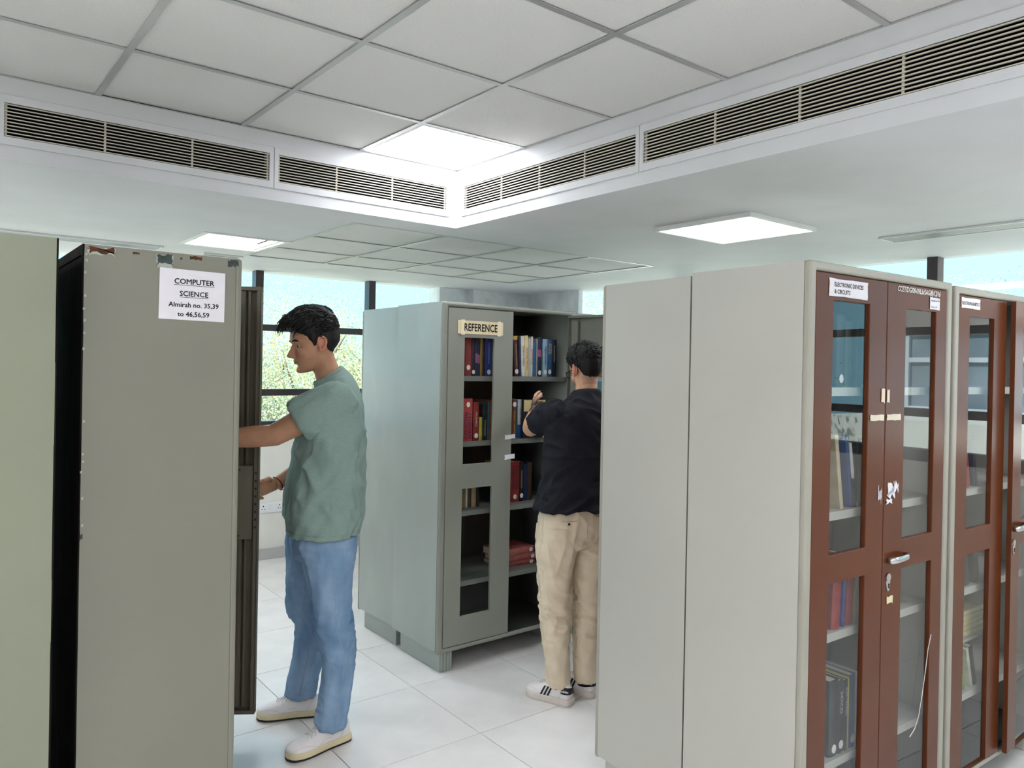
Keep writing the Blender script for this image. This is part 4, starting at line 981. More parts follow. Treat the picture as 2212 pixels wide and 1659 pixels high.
# ---- shoe
HW = [(0, .012), (.006, .020), (.02, .028), (.045, .034), (.09, .0375), (.2, .0385), (.4, .039), (.55, .045), (.72, .050), (.82, .0485), (.89, .044), (.94, .037), (.975, .027), (.992, .016), (1.0, .002)]
HT = [(0, .058), (.06, .064), (.18, .060), (.30, .066), (.38, .078), (.48, .070), (.62, .052), (.78, .040), (.9, .032), (1.0, .018)]
def shoe(label_part, parent, heel, toe, z, m_up, m_sole, m_out, stripes=None, tab=None, mirror=1, logo=None, L=None):
    hx, hy = heel; tx, ty = toe; ang = math.atan2(ty - hy, tx - hx); L = L or math.hypot(tx - hx, ty - hy)
    e = MB(); hw = lambda t: float(np.interp(t, *zip(*HW))) * mirror_w; ht = lambda t: float(np.interp(t, *zip(*HT)))
    mirror_w = 1.0; SZ = 0.030
    def outline(grow, zz, spring=0.0):
        pts = []
        ts = [0.5 - 0.5 * math.cos(PI * k / 26) for k in range(27)]
        for t in ts: pts.append((t * L * (1 + 0.012 * grow / .003) - .004 * grow / .003, hw(t) + grow, zz + spring * max(0, t - .75) ** 2))
        for t in reversed(ts): pts.append((t * L * (1 + 0.012 * grow / .003) - .004 * grow / .003, -hw(t) - grow, zz + spring * max(0, t - .75) ** 2))
        return pts
    up = MB(); ts = [0.5 - 0.5 * math.cos(PI * k / 36) for k in range(37)]; rings = []; p = 2.5
    def side(t, zz):
        q = max(0.0, 1 - ((zz - SZ) / ht(t)) ** p); return hw(t) * q ** (1 / p)
    for t in ts:
        ring = []
        for k in range(21):
            a = PI * k / 20; c, s = math.cos(a), math.sin(a)
            ring.append((t * L * .982 + .003, hw(t) * .985 * math.copysign(abs(c) ** (2 / p), c), SZ - .004 + (ht(t) + .004) * s ** (2 / p)))
        rings.append(ring)
    up.loft(rings)
    o = up.build('shoe', m_up, parent, smooth=True); o['label'] = label_part
    o.location = (hx, hy, z); o.rotation_euler = (0, 0, ang)
    MB().loft([outline(.002, .0085, .06), outline(.004, .011, .08), outline(.004, SZ - .002, .08), outline(.0015, SZ + .004, .08)]).build('sole', m_sole, o)
    MB().loft([outline(.0, .0, 0.03), outline(.0035, .003, .05), outline(.0035, .009, .06)]).build('outsole', m_out, o)
    lace = MB()
    for k, t in enumerate((.40, .46, .52, .58, .64)):
        top = SZ + ht(t)
        for sgn in (1, -1):
            t2 = t + .05
            lace.tube([(t * L, sgn * .022, SZ + ht(t) * .93), (t * L + .004, sgn * .010, top + .0012), ((t + t2) / 2 * L, 0, SZ + ht((t + t2) / 2) + .003), (t2 * L, -sgn * .014, SZ + ht(t2) + .0005)], .0024, 6)
    for sgn in (1, -1): lace.tube([(.385 * L, sgn * .003, SZ + .088), (.38 * L, sgn * .025, SZ + .096), (.42 * L, sgn * .042, SZ + .085), (.43 * L, sgn * .026, SZ + .08), (.39 * L, sgn * .005, SZ + .088)], .0025, 6)
    lace.build('laces', LACE, o)
    for t in (.42, .48, .54, .60, .66):
        for sgn in (1, -1): MB().ellipsoid((t * L, sgn * .0245, SZ + ht(t) * .88), (.0022, .0022, .0022), 8, 5).build('eyelet', m_out if stripes is None else SOLEW, o)
    seam = MB()
    for sgn in (1, -1):
        for path in ([(t, .010 + .014 * math.sin(PI * (t - .62) / .36)) for t in np.linspace(.60, .985, 12)], [(t, .022 - .16 * (t - .42) ** 2 * 4) for t in np.linspace(.36, .62, 9)], [(.12 + .10 * q, .045 - .045 * q) for q in np.linspace(0, 1, 8)]):
            pts = []
            for t, dz in path:
                zz = SZ + min(max(dz, .001), ht(t) * .93); pts.append((t * L, sgn * (side(t, zz) + .0003), zz))
            seam.tube(pts, .0006, 5)
    m_line = STITCH; seam.build('stitching', m_line, o)
    def side_patch(name, m, t0, t1, z0, z1, shear, sgns=(1, -1), n=6, off=.0012):
        for sgn in sgns:
            g = MB(); A = []; 
            for i in range(n + 1):
                zz = z0 + (z1 - z0) * i / n; ta, tb = t0 + shear * i / n, t1 + shear * i / n
                A.append([(ta * L, sgn * (side(ta, zz) + off), zz), (tb * L, sgn * (side(tb, zz) + off), zz), (tb * L, sgn * (side(tb, zz) - .002), zz), (ta * L, sgn * (side(ta, zz) - .002), zz)])
            g.loft(A).build(name, m, o)
    if stripes is not None:
        for t in (.43, .50, .57): side_patch('stripe', stripes, t, t + .038, SZ + .002, SZ + .046, -.075)
    if tab is not None:
        rg = []
        for i in range(5):
            zz = SZ + .028 + .028 * i / 4; tt = [.17, .13, .09, .05, .02, .006, 0.0]
            out = [(t * L - .0012 * (t < .02), side(t, zz) + .0014, zz) for t in tt] + [(t * L - .0012 * (t < .02), -side(t, zz) - .0014, zz) for t in reversed(tt)]
            rg.append(out + [(q[0] + .004, q[1] * .8, q[2]) for q in reversed(out)])
        MB().loft(rg).build('heel_tab', tab, o)
    if logo is not None:
        key, m, t, zz, w, sgn = logo
        an = math.atan2(side(t + .05, zz) - side(max(t - .05, .01), zz), .1 * L)
        q = text(key, m, o, (t * L, sgn * (side(t, zz) + .0030), zz), w, rot=(PI / 2, 0, -an * sgn if sgn < 0 else PI + an))
    return o

def drape(me, amp, dirs, scale, seed, mask=None):
    """wrinkles: noise stretched along one direction, pushed along the normals"""
    c = coords(me); n = normals(me)
    d = np.array(dirs, float); d /= np.linalg.norm(d)
    along = c @ d; rest = c - along[:, None] * d
    q = rest * scale[0] + (along * scale[1])[:, None] * d
    w = vnoise(q + seed); w = 1 - np.abs(w) * 2.0
    a = amp if mask is None else amp * mask(c)
    set_coords(me, c + n * (a * w)[:, None])

want_text('adidas', 'adidas', 0.03); want_text('puma', 'PUMA', 0.03); bake_texts()
SKIN1 = mat('skin_tan', (200, 160, 135), 0.5, 0.4, vary=0.06, vscale=30, attr='tint', bump=0.05, bscale=180, bdist=0.002)
HAIR = mat('black_hair', (17, 15, 15), 0.55, 0.35, vary=0.35, vscale=60, stretch=(1, 1, 0.4), bump=0.4, bscale=160, bdist=0.004)
SHIRT1 = mat('sage_cotton', (134, 155, 148), 0.85, 0.15, vary=0.06, vscale=60, stretch=(1, 1, 8), bump=0.12, bscale=350, bdist=0.002)
SEAM1 = mat('sage_seam', (120, 141, 134), 0.85, 0.15, vary=0.05)
DENIM = mat('light_blue_denim', (100, 132, 166), 0.85, 0.15, col2=(140, 166, 194), vscale=9, detail=8, stretch=(1, 1, 0.5), bump=0.15, bscale=420, bdist=0.002)
DSTITCH = mat('denim_seam', (150, 168, 186), 0.85, 0.1, vary=0.1, vscale=90)
STITCH = mat('grey_stitching', (196, 188, 189), 0.7, 0.2, vary=0.05)
LACE = mat('off_white_lace', (214, 208, 204), 0.8, 0.2, vary=0.05)
SHOEW = mat('white_leather', (234, 228, 228), 0.45, 0.4, vary=0.03, vscale=12)
SOLEC = mat('cream_rubber', (222, 208, 172), 0.6, 0.3, vary=0.05, vscale=14)
OUTS = mat('dark_outsole', (48, 40, 40), 0.7, 0.3, vary=0.1)
GOLD = mat('gold_print', (200, 160, 90), 0.4, 0.5, vary=0.05)
TEE2 = mat('navy_black_cotton', (30, 31, 38), 0.8, 0.2, vary=0.1, vscale=30, bump=0.1, bscale=300, bdist=0.002)
KHAKI = mat('khaki_chino', (226, 210, 184), 0.8, 0.2, vary=0.04, vscale=14, bump=0.08, bscale=300, bdist=0.002)
KSEAM = mat('khaki_seam', (180, 163, 136), 0.85, 0.1, vary=0.05)
BLACKR = mat('black_rubber', (24, 26, 30), 0.5, 0.4, vary=0.1)
SOLEW = mat('scuffed_white_rubber', (216, 206, 198), 0.6, 0.3, vary=0.06, vscale=16)
SOCK = mat('black_sock', (22, 24, 26), 0.9, 0.1, vary=0.1)
EYEW = mat('eye_white', (214, 206, 200), 0.25, 0.5, vary=0.02); IRIS = mat('dark_iris', (34, 24, 20), 0.2, 0.6, vary=0.05)

def seam_on(me, pts, r, name, m, parent, lift=0.0009, n=6):
    pts = [tuple(q) for q in lerp_rows(pts, len(pts) * 5)]
    bv = BVHTree.FromPolygons([tuple(v.co) for v in me.vertices], [tuple(p.vertices) for p in me.polygons]); out = []
    for p in pts:
        h = bv.find_nearest(Vector(p)); out.append(tuple(h[0] + h[1] * lift))
    MB().tube(out, r, n).build(name, m, parent, smooth=True)

def head_map(origin, scale, yaw, pitch, roll=0.0):
    """origin: body coords of the ear axis; head (0, 0, .11) goes there"""
    R = Matrix.Rotation(yaw, 3, 'Z') @ Matrix.Rotation(pitch, 3, 'Y') @ Matrix.Rotation(roll, 3, 'X'); O = Vector(origin); Ri = R.inverted()
    return (lambda f, l, z: tuple(O + R @ Vector((f, l, z - .11)) * scale)), (lambda p: tuple(Ri @ (Vector(p) - O) / scale + Vector((0, 0, .11))))

def eyes(root, X, brow_m):
    for s in (1, -1):
        c = (.0675, s * .032, .1165)
        t = MB().ellipsoid((0, 0, 0), (.0122, .0125, .0118), 16, 10); e = MB().add([X(p[0] + c[0], p[1] + c[1], p[2] + c[2]) for p in t.v], t.f).build('eye', EYEW, root, smooth=True)
        t = MB().ellipsoid((0, 0, 0), (.0040, .0060, .0060), 12, 6); MB().add([X(p[0] + c[0] + .0086, p[1] + c[1] + s * .002, p[2] + c[2] - .004) for p in t.v], t.f).build('iris', IRIS, e, smooth=True)
        MB().tube([X(.0925, s * .014, .1325), X(.0935, s * .026, .1365), X(.086, s * .042, .1375), X(.074, s * .054, .1315)], [(.0032, .002), (.0042, .002), (.0036, .002), (.0012, .001)], 7).build('eyebrow', brow_m, root, smooth=True)
        MB().tube([X(c[0] + .0085, c[1] - s * .012, c[2] - .0008), X(c[0] + .0130, c[1], c[2] - .0006), X(c[0] + .0070, c[1] + s * .0135, c[2] - .0012)], .0010, 6).build('eyelashes', brow_m, root)

# ---------------------------------------------------------------- person in the sage T-shirt
FW = Vector((-.94, .34)).normalized()
p1 = thing('person', 'standing young man in a sage T-shirt and light blue jeans reaching into the olive almirah', 'person', (1.42, 3.13, 0), math.atan2(FW.y, FW.x))
X1, X1i = head_map((.040, 0, 1.722), 1.05, math.radians(10), math.radians(9))
body = MB(); head_parts(body, X1)
body.tube([(-.045, 0, 1.50), (-.030, 0, 1.57), (-.006, 0, 1.63), (.018, 0, 1.69), (.026, 0, 1.73)], [(.075, .07), (.058, .058), (.053, .054), (.056, .056), (.05, .055)], 20, ref=(1, 0, 0))
body.loft([ring_ab(*q) for q in ((.86, -.01, .11, 0, .15), (1.0, -.013, .12, 0, .155), (1.2, -.026, .11, 0, .16), (1.35, -.038, .105, 0, .175), (1.45, -.045, .085, 0, .165), (1.53, -.042, .06, 0, .09))])
SHN, ELN, WRN = (-.065, .175, 1.49), (.205, .122, 1.338), (.455, .083, 1.318)
SHF, ELF, WRF = (-.05, -.175, 1.49), (-.035, -.262, 1.215), (.188, -.168, 1.088)
body.tube([SHN, (.07, .15, 1.415), ELN, (.29, .108, 1.332), WRN], [.058, (.055, .052), (.047, .046), (.046, .042), (.031, .027)], 18)
body.tube([SHF, (-.045, -.22, 1.35), ELF, (.04, -.228, 1.17), WRF], [.056, .05, .045, .043, (.030, .026)], 18)
for z_b in (((.90, -.03, .085), (.72, -.033, .09), (.487, -.06, .095), (.37, -.078, .098), (.24, -.066, .10), (.08, -.05, .10)), ((.90, .025, -.085), (.72, .045, -.115), (.52, .047, -.155), (.44, .02, -.17), (.336, .022, -.19), (.22, .04, -.206), (.08, .055, -.22))):
    body.tube([(a, b, z) for z, a, b in z_b], [.07] + [.048] * (len(z_b) - 2) + [.034], 14)
bme = remesh(body, 0.0042, 3)
c = coords(bme)                                   # eye sockets
for s in (1, -1):
    e = np.array(X1(.080, s * .031, .1165)); d2 = ((c - e) ** 2).sum(1); fwd = np.array(X1(1, 0, .11)) - np.array(X1(0, 0, .11)); fwd /= np.linalg.norm(fwd)
    c = c - fwd * (0.0065 * np.exp(-d2 / (2 * .011 ** 2)))[:, None]
set_coords(bme, c)
sh = MB(); ear_parts(sh, X1); eye_lids(sh, X1)
hand_parts(sh, WRN, (1, -.12, .05), (0, .3, 1), (0, -1, .2), (20, 25, 15))
hand_parts(sh, WRF, (.80, .46, -.10), (-.15, .1, 1), (-.5, .85, 0), (22, 38, 30), thumb=(0.7, .7, .5))
append(bme, sh)
c = coords(bme); hc = np.array([X1i(p) for p in c])
skin = np.tile(np.array(lin((184, 136, 106))), (len(c), 1))
def tintit(mask, col): 
    global skin
    skin = skin * (1 - mask[:, None]) + np.array(lin(col)) * mask[:, None]
g = lambda x, s: np.exp(-(x / s) ** 2)
isf = (hc[:, 0] > .05) & (hc[:, 2] > -.02) & (hc[:, 2] < .2)
tintit(isf * .75 * g(hc[:, 2] - .0490, .009) * g(hc[:, 1], .022) * (hc[:, 0] > .076), (146, 84, 78)); tintit(isf * .8 * g(hc[:, 2] - .0492, .0022) * g(hc[:, 1], .024) * (hc[:, 0] > .070), (84, 46, 42))
tintit(isf * .35 * g(hc[:, 2] - .08, .02) * g(np.abs(hc[:, 1]) - .045, .02), (196, 126, 112))
tintit(isf * .35 * g(hc[:, 2] - .076, .012) * g(hc[:, 1], .02), (200, 132, 116))
tintit((hc[:, 2] > .07) * (hc[:, 2] < .15) * .5 * (np.abs(hc[:, 1]) > .079), (214, 138, 116))
color_attr(bme, skin)
link('body', bme, SKIN1, p1)
eyes(p1, X1, HAIR)
t = MB().ellipsoid((0, 0, 0), (.0016, .0016, .0016), 8, 6); MB().add([X1(p[0] + .071, p[1] + .035, p[2] + .022) for p in t.v], t.f).build('mole', HAIR, p1)
def th1(f, l, z, az, zl):
    top = np.clip((z - .155) / .05, 0, 1); side_ = np.clip((z - zl) / .05, 0, 1)
    t = .004 + .010 * side_ + .024 * top
    t = t + .030 * np.exp(-((az) / 55.) ** 2) * np.exp(-((z - .19) / .03) ** 2)
    return t + .006 * np.clip((-f - .02) / .06, 0, 1) * side_
make_hair('hair', HAIR, p1, bme, X1, X1i, (0, 0, .135), th1, 3, 1500, (.03, .06), (1, .15, .1))
# T-shirt
sh = MB()
TS = [(.905, -.013, .152, 0, .212, 0), (.95, -.013, .160, 0, .214, 0), (1.0, -.0127, .164, 0, .21, 0), (1.1, -.018, .158, 0, .208, 0), (1.2, -.027, .148, 0, .212, 0), (1.3, -.036, .140, 0, .220, 0), (1.4, -.044, .130, 0, .222, 0),
      (1.46, -.050, .118, 0, .208, -.05), (1.51, -.052, .100, 0, .172, -.2), (1.55, -.046, .078, 0, .115, -.45), (1.572, -.034, .064, 0, .078, -.6), (1.588, -.026, .058, 0, .066, -.64)]
rings = [ring_ab(z, ca, A, cb, B, 40, sl) for z, ca, A, cb, B, sl in lerp_rows(TS, 34)]
inner = [ring_ab(z, ca, A - .010, cb, B - .010, 40, 0) for z, ca, A, cb, B, sl in (TS[0], TS[2], TS[3])]
sh.loft([inner[2], inner[1], inner[0]] + rings)
def sleeve(mb, S, E, frac, r0, r1, r2):
    S, E = Vector(S), Vector(E); H = S.lerp(E, frac); d = (E - S).normalized()
    pts = [S - d * .055, S - d * .02, S + d * .02, S.lerp(E, frac * .6), H - d * .01, H, H - d * .002, H - d * .05]
    mb.tube([tuple(p) for p in pts], [(r0[0] * .45, r0[1] * .45), (r0[0] * .8, r0[1] * .8), r0, r1, r2, r2, (r2[0] - .010, r2[1] - .010), (r2[0] - .012, r2[1] - .012)], 28, ref=(0, 0, 1))
    return H, d
HN, dN = sleeve(sh, (SHN[0], SHN[1] - .01, SHN[2]), ELN, .63, (.092, .075), (.094, .080), (.092, .080))
HF, dF = sleeve(sh, (SHF[0], SHF[1] + .01, SHF[2]), ELF, .60, (.085, .075), (.082, .075), (.078, .072))
sme = remesh(sh, 0.0055, 3)
drape(sme, .0095, (.75, 0.1, 1.0), (15, 3.6), 11.3, lambda c: np.clip((c[:, 2] - .93) / .1, 0, 1) * np.clip((1.46 - c[:, 2]) / .12, 0, 1) + .3)
drape(sme, .0070, (-.55, 0.0, .8), (24, 5), 4.1, lambda c: np.clip((1.45 - np.abs(c[:, 2] - 1.05) * 2.2), 0, 1))
drape(sme, .0085, (1, 0, -.45), (26, 5), 7.7, lambda c: np.clip((c[:, 2] - 1.3) / .06, 0, 1) * np.clip((c[:, 0] + .06) / .06, 0, 1))
link('t_shirt', sme, SHIRT1, p1)
cr = [( -.022 + .060 * math.cos(a), .066 * math.sin(a), 1.588 - .64 * .060 * math.cos(a)) for a in np.linspace(0, 2 * PI, 33)[:-1]]
MB().tube(cr + cr[:2], (.008, .004)[0:1] * 34, 8, flat=0.5).build('collar', SHIRT1, p1, smooth=True)
def hem_ring(H, d, r, z=None):
    H = Vector(H); u = Vector((0, 0, 1)); u = (u - d * u.dot(d)).normalized(); w = d.cross(u)
    return [tuple(H + u * r[0] * math.cos(a) + w * r[1] * math.sin(a)) for a in np.linspace(0, 2 * PI, 30)]
seam_on(sme, hem_ring(HN - dN * .022, dN, (.085, .076)), .0007, 'sleeve_hem', SHIRT1, p1)
seam_on(sme, [(-.025, .23, .92 + t * .36) for t in np.linspace(0, 1, 26)], .0007, 'side_seam', SHIRT1, p1)
seam_on(sme, [q[:2] + (.925,) for q in ring_ab(.925, -.013, .16, 0, .22, 40)] + [(.147, 0, .925)], .0007, 'hem_seam', SHIRT1, p1)
seam_on(sme, [(-.055 + .075 * math.sin(t), .16 + .05 * math.sin(t), 1.585 - .15 * t) for t in np.linspace(0, 1.75, 18)], .0007, 'shoulder_seam', SHIRT1, p1)
# jeans
jn = MB()
jn.loft([ring_ab(*q) for q in ((.80, .0, .11, 0, .16), (.86, -.006, .133, 0, .178), (.92, -.012, .138, 0, .182), (.98, -.012, .132, 0, .175))])
LN = [(.90, -.03, .118, .085, .095), (.80, -.030, .108, .089, .092), (.72, -.033, .094, .090, .086), (.59, -.044, .083, .092, .081), (.487, -.060, .078, .095, .077), (.37, -.078, .067, .098, .069), (.245, -.067, .066, .10, .067), (.15, -.054, .065, .10, .066), (.085, -.046, .064, .10, .066)]
LF = [(.90, .025, .118, -.085, .095), (.80, .038, .108, -.10, .09), (.72, .045, .092, -.115, .085), (.62, .050, .085, -.135, .08), (.52, .049, .080, -.155, .077), (.44, .018, .074, -.17, .073), (.336, .022, .070, -.19, .069), (.228, .040, .068, -.205, .067), (.15, .053, .066, -.215, .066), (.10, .060, .064, -.22, .065)]
for LL in (LN, LF):
    rows = lerp_rows(LL, 40); rg = [ring_ab(z, a, A, b, B, 30) for z, a, A, b, B in rows]
    z, a, A, b, B = rows[-1]; rg += [ring_ab(z + .001, a, A - .010, b, B - .010, 30), ring_ab(z + .05, a, A - .012, b, B - .012, 30)]
    jn.loft(rg)
jme = remesh(jn, 0.005, 3)
def knee(c): return .25 + 1.0 * np.exp(-((c[:, 2] - .47) / .10) ** 2) + 1.2 * np.exp(-((c[:, 2] - .12) / .06) ** 2) + .5 * np.exp(-((c[:, 2] - .83) / .07) ** 2)
drape(jme, .0060, (.95, .25, .25), (34, 9), 2.2, knee)
drape(jme, .0048, (-.2, 0, 1), (22, 4.0), 9.4)
link('jeans', jme, DENIM, p1)
for LL in (LN, LF):
    rows = lerp_rows(LL, 46)
    if LL is LN: seam_on(jme, [(a - .012, b + B + .02, z) for z, a, A, b, B in rows[2:-1]], .0011, 'outseam', DSTITCH, p1)
    else: seam_on(jme, [(a + .01, b + B + .02, z) for z, a, A, b, B in rows[14:-1]], .0011, 'inseam', DSTITCH, p1); seam_on(jme, [(a + .018, b + B + .02, z) for z, a, A, b, B in rows[14:-1]], .0011, 'inseam', DSTITCH, p1)
    z, a, A, b, B = rows[-1]
    seam_on(jme, [(q[0], q[1], z + .018) for q in ring_ab(z, a, A + .01, b, B + .01, 36)], .0012, 'hem_stitch', DSTITCH, p1)
seam_on(jme, [(-.10, .165, .86), (-.098, .165, .83), (-.10, .165, .805), (-.122, .13, .795), (-.145, .09, .80)], .0013, 'pocket_stitch', DSTITCH, p1)
shoe('white leather sneaker on the nearer foot', p1, (-.129, .052), (.122, .178), 0, SHOEW, SOLEC, OUTS, logo=('puma', GOLD, .20, .072, .026, 1), L=.295)
shoe('white leather sneaker on the farther foot', p1, (-.03, -.215), (.240, -.243), 0, SHOEW, SOLEC, OUTS, L=.285)
W = Vector(WRF); d = (Vector(WRF) - Vector(ELF)).normalized(); u = Vector((0, 0, 1)); u = (u - d * u.dot(d)).normalized(); w = d.cross(u)
REDT = mat('red_thread', (120, 44, 52), 0.8, 0.2, vary=0.1)
MB().tube([tuple(W - d * .012 + u * .034 * math.cos(a) + w * .031 * math.sin(a) + d * .004 * math.cos(2 * a)) for a in np.linspace(0, 2 * PI, 25)], .0022, 6).tube([tuple(W - d * .012 - u * .034), tuple(W - d * .03 - u * .046), tuple(W - d * .05 - u * .05)], .0015, 5).build('wrist_thread', REDT, p1)

# ---------------------------------------------------------------- person in the dark T-shirt
FW2 = Vector((.208, .978)); 
p2 = thing('person', 'man in a black T-shirt and khaki trousers seen from behind at the REFERENCE almirah', 'person', (2.60, 2.77, 0), math.atan2(FW2.y, FW2.x))
X2, X2i = head_map((.035, -.083, 1.625), 0.96, math.radians(4), math.radians(14))
body = MB(); head_parts(body, X2)
body.tube([(.008, -.06, 1.40), (.012, -.066, 1.47), (.018, -.071, 1.53), (.022, -.075, 1.58), (.028, -.075, 1.62)], [(.075, .07), (.060, .062), (.054, .057), (.054, .057), (.05, .055)], 20, ref=(1, 0, 0))
body.loft([ring_ab(*q) for q in ((.86, 0, .10, 0, .14), (1.0, 0, .095, -.01, .14), (1.2, .005, .095, -.03, .15), (1.35, .01, .09, -.042, .16), (1.43, .012, .07, -.055, .12), (1.48, .014, .05, -.065, .07))])
S2, E2, W2 = (.012, .118, 1.425), (.235, .128, 1.322), (.415, .012, 1.402)
S2r, E2r, W2r = (.012, -.225, 1.425), (.13, -.26, 1.17), (.36, -.17, 1.24)
body.tube([S2, (.12, .126, 1.375), E2, (.29, .095, 1.345), W2], [.052, .047, .043, .041, (.028, .025)], 18)
body.tube([S2r, (.07, -.24, 1.30), E2r, (.22, -.225, 1.20), W2r], [.052, .047, .043, .041, (.028, .025)], 18)
for b0 in (.085, -.085): body.tube([(0, b0, .88), (0, b0, .45), (-.005, b0 * .95, .05)], [.07, .046, .036], 14)
bme2 = remesh(body, 0.0042, 3)
sh = MB(); ear_parts(sh, X2); eye_lids(sh, X2)
hand_parts(sh, W2, (.80, -.42, .42), (.25, -.1, 1), (.2, -.95, 0), (10, 22, 15), thumb=(.5, .8, .4), spread=.05)
hand_parts(sh, W2r, (1, .3, .1), (0, .2, 1), (0, 1, 0), (20, 30, 20))
append(bme2, sh)
c = coords(bme2); hc = np.array([X2i(p) for p in c]); skin = np.tile(np.array(lin((205, 160, 132))), (len(c), 1))
beard = np.clip((.062 - hc[:, 2]) / .012, 0, 1) * np.clip((hc[:, 0] - .012) / .02, 0, 1) * (hc[:, 2] > -.03)
tintit(beard * .85, (40, 34, 32)); tintit((hc[:, 2] > .07) * (hc[:, 2] < .15) * .6 * (np.abs(hc[:, 1]) > .079), (216, 140, 116)); tintit((hc[:, 2] < .078) * (hc[:, 2] > .03) * (hc[:, 0] < -.03) * .35, (70, 56, 50))
color_attr(bme2, skin)
link('body', bme2, SKIN1, p2); eyes(p2, X2, HAIR)
def th2(f, l, z, az, zl):
    top = np.clip((z - .15) / .05, 0, 1); side_ = np.clip((z - zl) / .045, 0, 1)
    return .002 + .009 * np.clip((z - zl) / .075, 0, 1) + .022 * top
make_hair('hair', HAIR, p2, bme2, X2, X2i, (0, 0, .135), th2, 8, 1500, (.025, .05), (.3, -.6, .0))
gl = MB()
for s in (1, -1):
    gl.tube([X2(.102 + .004 * math.cos(a), s * .034 + .024 * math.cos(a), .112 + .019 * math.sin(a)) for a in np.linspace(0, 2 * PI, 25)], .0022, 6)
    gl.tube([X2(.100, s * .059, .118), X2(.085, s * .0755, .119), X2(.03, s * .081, .118), X2(-.012, s * .084, .116), X2(-.028, s * .082, .098)], .0022, 6)
gl.tube([X2(.106, .011, .115), X2(.108, 0, .118), X2(.106, -.011, .115)], .002, 6)
gl.build('glasses', mat('black_acetate', (22, 22, 24), 0.25, 0.5, vary=0.05), p2, smooth=True)
sh = MB()
TS = [(.945, -.002, .140, 0, .204, 0), (1.0, 0, .130, -.01, .196, 0), (1.1, 0, .119, -.02, .188, 0), (1.2, .005, .121, -.03, .192, 0), (1.3, .01, .122, -.042, .198, 0), (1.37, .012, .116, -.050, .196, -.02), (1.42, .013, .103, -.056, .172, -.08), (1.46, .014, .086, -.062, .128, -.15), (1.50, .016, .068, -.068, .085, -.2), (1.522, .018, .060, -.071, .070, -.2)]
rings = [ring_ab(z, ca, A, cb, B, 40, sl) for z, ca, A, cb, B, sl in lerp_rows(TS, 34)]
inner = [ring_ab(z, ca, A - .010, cb, B - .010, 40, 0) for z, ca, A, cb, B, sl in (TS[0], TS[2], TS[3])]
sh.loft([inner[2], inner[1], inner[0]] + rings)
H2, d2_ = sleeve(sh, (S2[0], S2[1] - .01, S2[2]), E2, .74, (.072, .070), (.070, .066), (.062, .060))
sleeve(sh, (S2r[0], S2r[1] + .01, S2r[2]), E2r, .72, (.072, .070), (.070, .066), (.064, .062))
sme2 = remesh(sh, 0.0055, 3)
drape(sme2, .0110, (.3, .9, -.75), (20, 5), 5.5, lambda c: np.clip((1.22 - c[:, 2]) / .15, 0, 1) + .25)
drape(sme2, .0065, (0, 1, .6), (26, 6), 3.5, lambda c: (c[:, 2] > 1.2) * 1.0)
link('t_shirt', sme2, TEE2, p2)
cr = [(.018 + .058 * math.cos(a), -.071 + .068 * math.sin(a), 1.523 - .2 * .058 * math.cos(a)) for a in np.linspace(0, 2 * PI, 33)[:-1]]
MB().tube(cr + cr[:2], .007, 8, flat=0.5).build('collar', TEE2, p2, smooth=True)
MB().tube([(-.052 + .0 * t, -.071 + .03 * math.sin(a), 1.542) for t, a in enumerate(np.linspace(-1.2, 1.2, 8))], .0012, 6).build('neck_chain', GOLD, p2)
kn = MB()
kn.loft([ring_ab(*q) for q in ((.76, 0, .105, 0.0, .155), (.83, -.004, .128, .004, .180), (.90, -.002, .126, .004, .180), (.94, 0, .112, 0, .165), (1.0, 0, .10, 0, .155))])
LL2 = [(.86, 0, .122, .088, .096), (.75, 0, .106, .092, .093), (.66, 0, .092, .097, .085), (.5, 0, .078, .095, .073), (.39, 0, .070, .092, .064), (.2, -.005, .060, .084, .057), (.075, -.018, .056, .078, .054)]
for sgn in (1, -1):
    rows = lerp_rows(LL2, 40); rg = [ring_ab(z, a, A, sgn * b, B, 30) for z, a, A, b, B in rows]
    z, a, A, b, B = rows[-1]; rg += [ring_ab(z + .001, a, A - .010, sgn * b, B - .010, 30), ring_ab(z + .05, a, A - .012, sgn * b, B - .012, 30)]
    kn.loft(rg)
kme = remesh(kn, 0.005, 3)
drape(kme, .0085, (.2, 1, .35), (32, 9), 6.1, lambda c: .35 + 1.0 * np.exp(-((c[:, 2] - .42) / .16) ** 2) + .6 * np.exp(-((c[:, 2] - .75) / .06) ** 2))
drape(kme, .0055, (.1, -.2, 1), (22, 5), 1.4)
link('trousers', kme, KHAKI, p2)
seam_on(kme, [(-.16, .004, z) for z in np.linspace(.93, .80, 12)], .0009, 'back_seam', KSEAM, p2)
seam_on(kme, [(-.15, .06, .915), (-.15, .10, .913), (-.14, .145, .915)], .0012, 'pocket_welt', KSEAM, p2)
seam_on(kme, [(-.01, .25, z) for z in np.linspace(.95, .10, 30)], .0006, 'outseam', KHAKI, p2)
bt = BVHTree.FromPolygons([tuple(v.co) for v in kme.vertices], [tuple(p.vertices) for p in kme.polygons]).find_nearest(Vector((-.16, .10, .895)))
MB().tube([tuple(bt[0]), tuple(bt[0] + bt[1] * .003)], .006, 14).build('pocket_button', BLACKR, p2)
def loc2(x, y): 
    d = Vector((x - 2.60, y - 2.77)); return (d.x * FW2.x + d.y * FW2.y, -d.x * FW2.y + d.y * FW2.x)
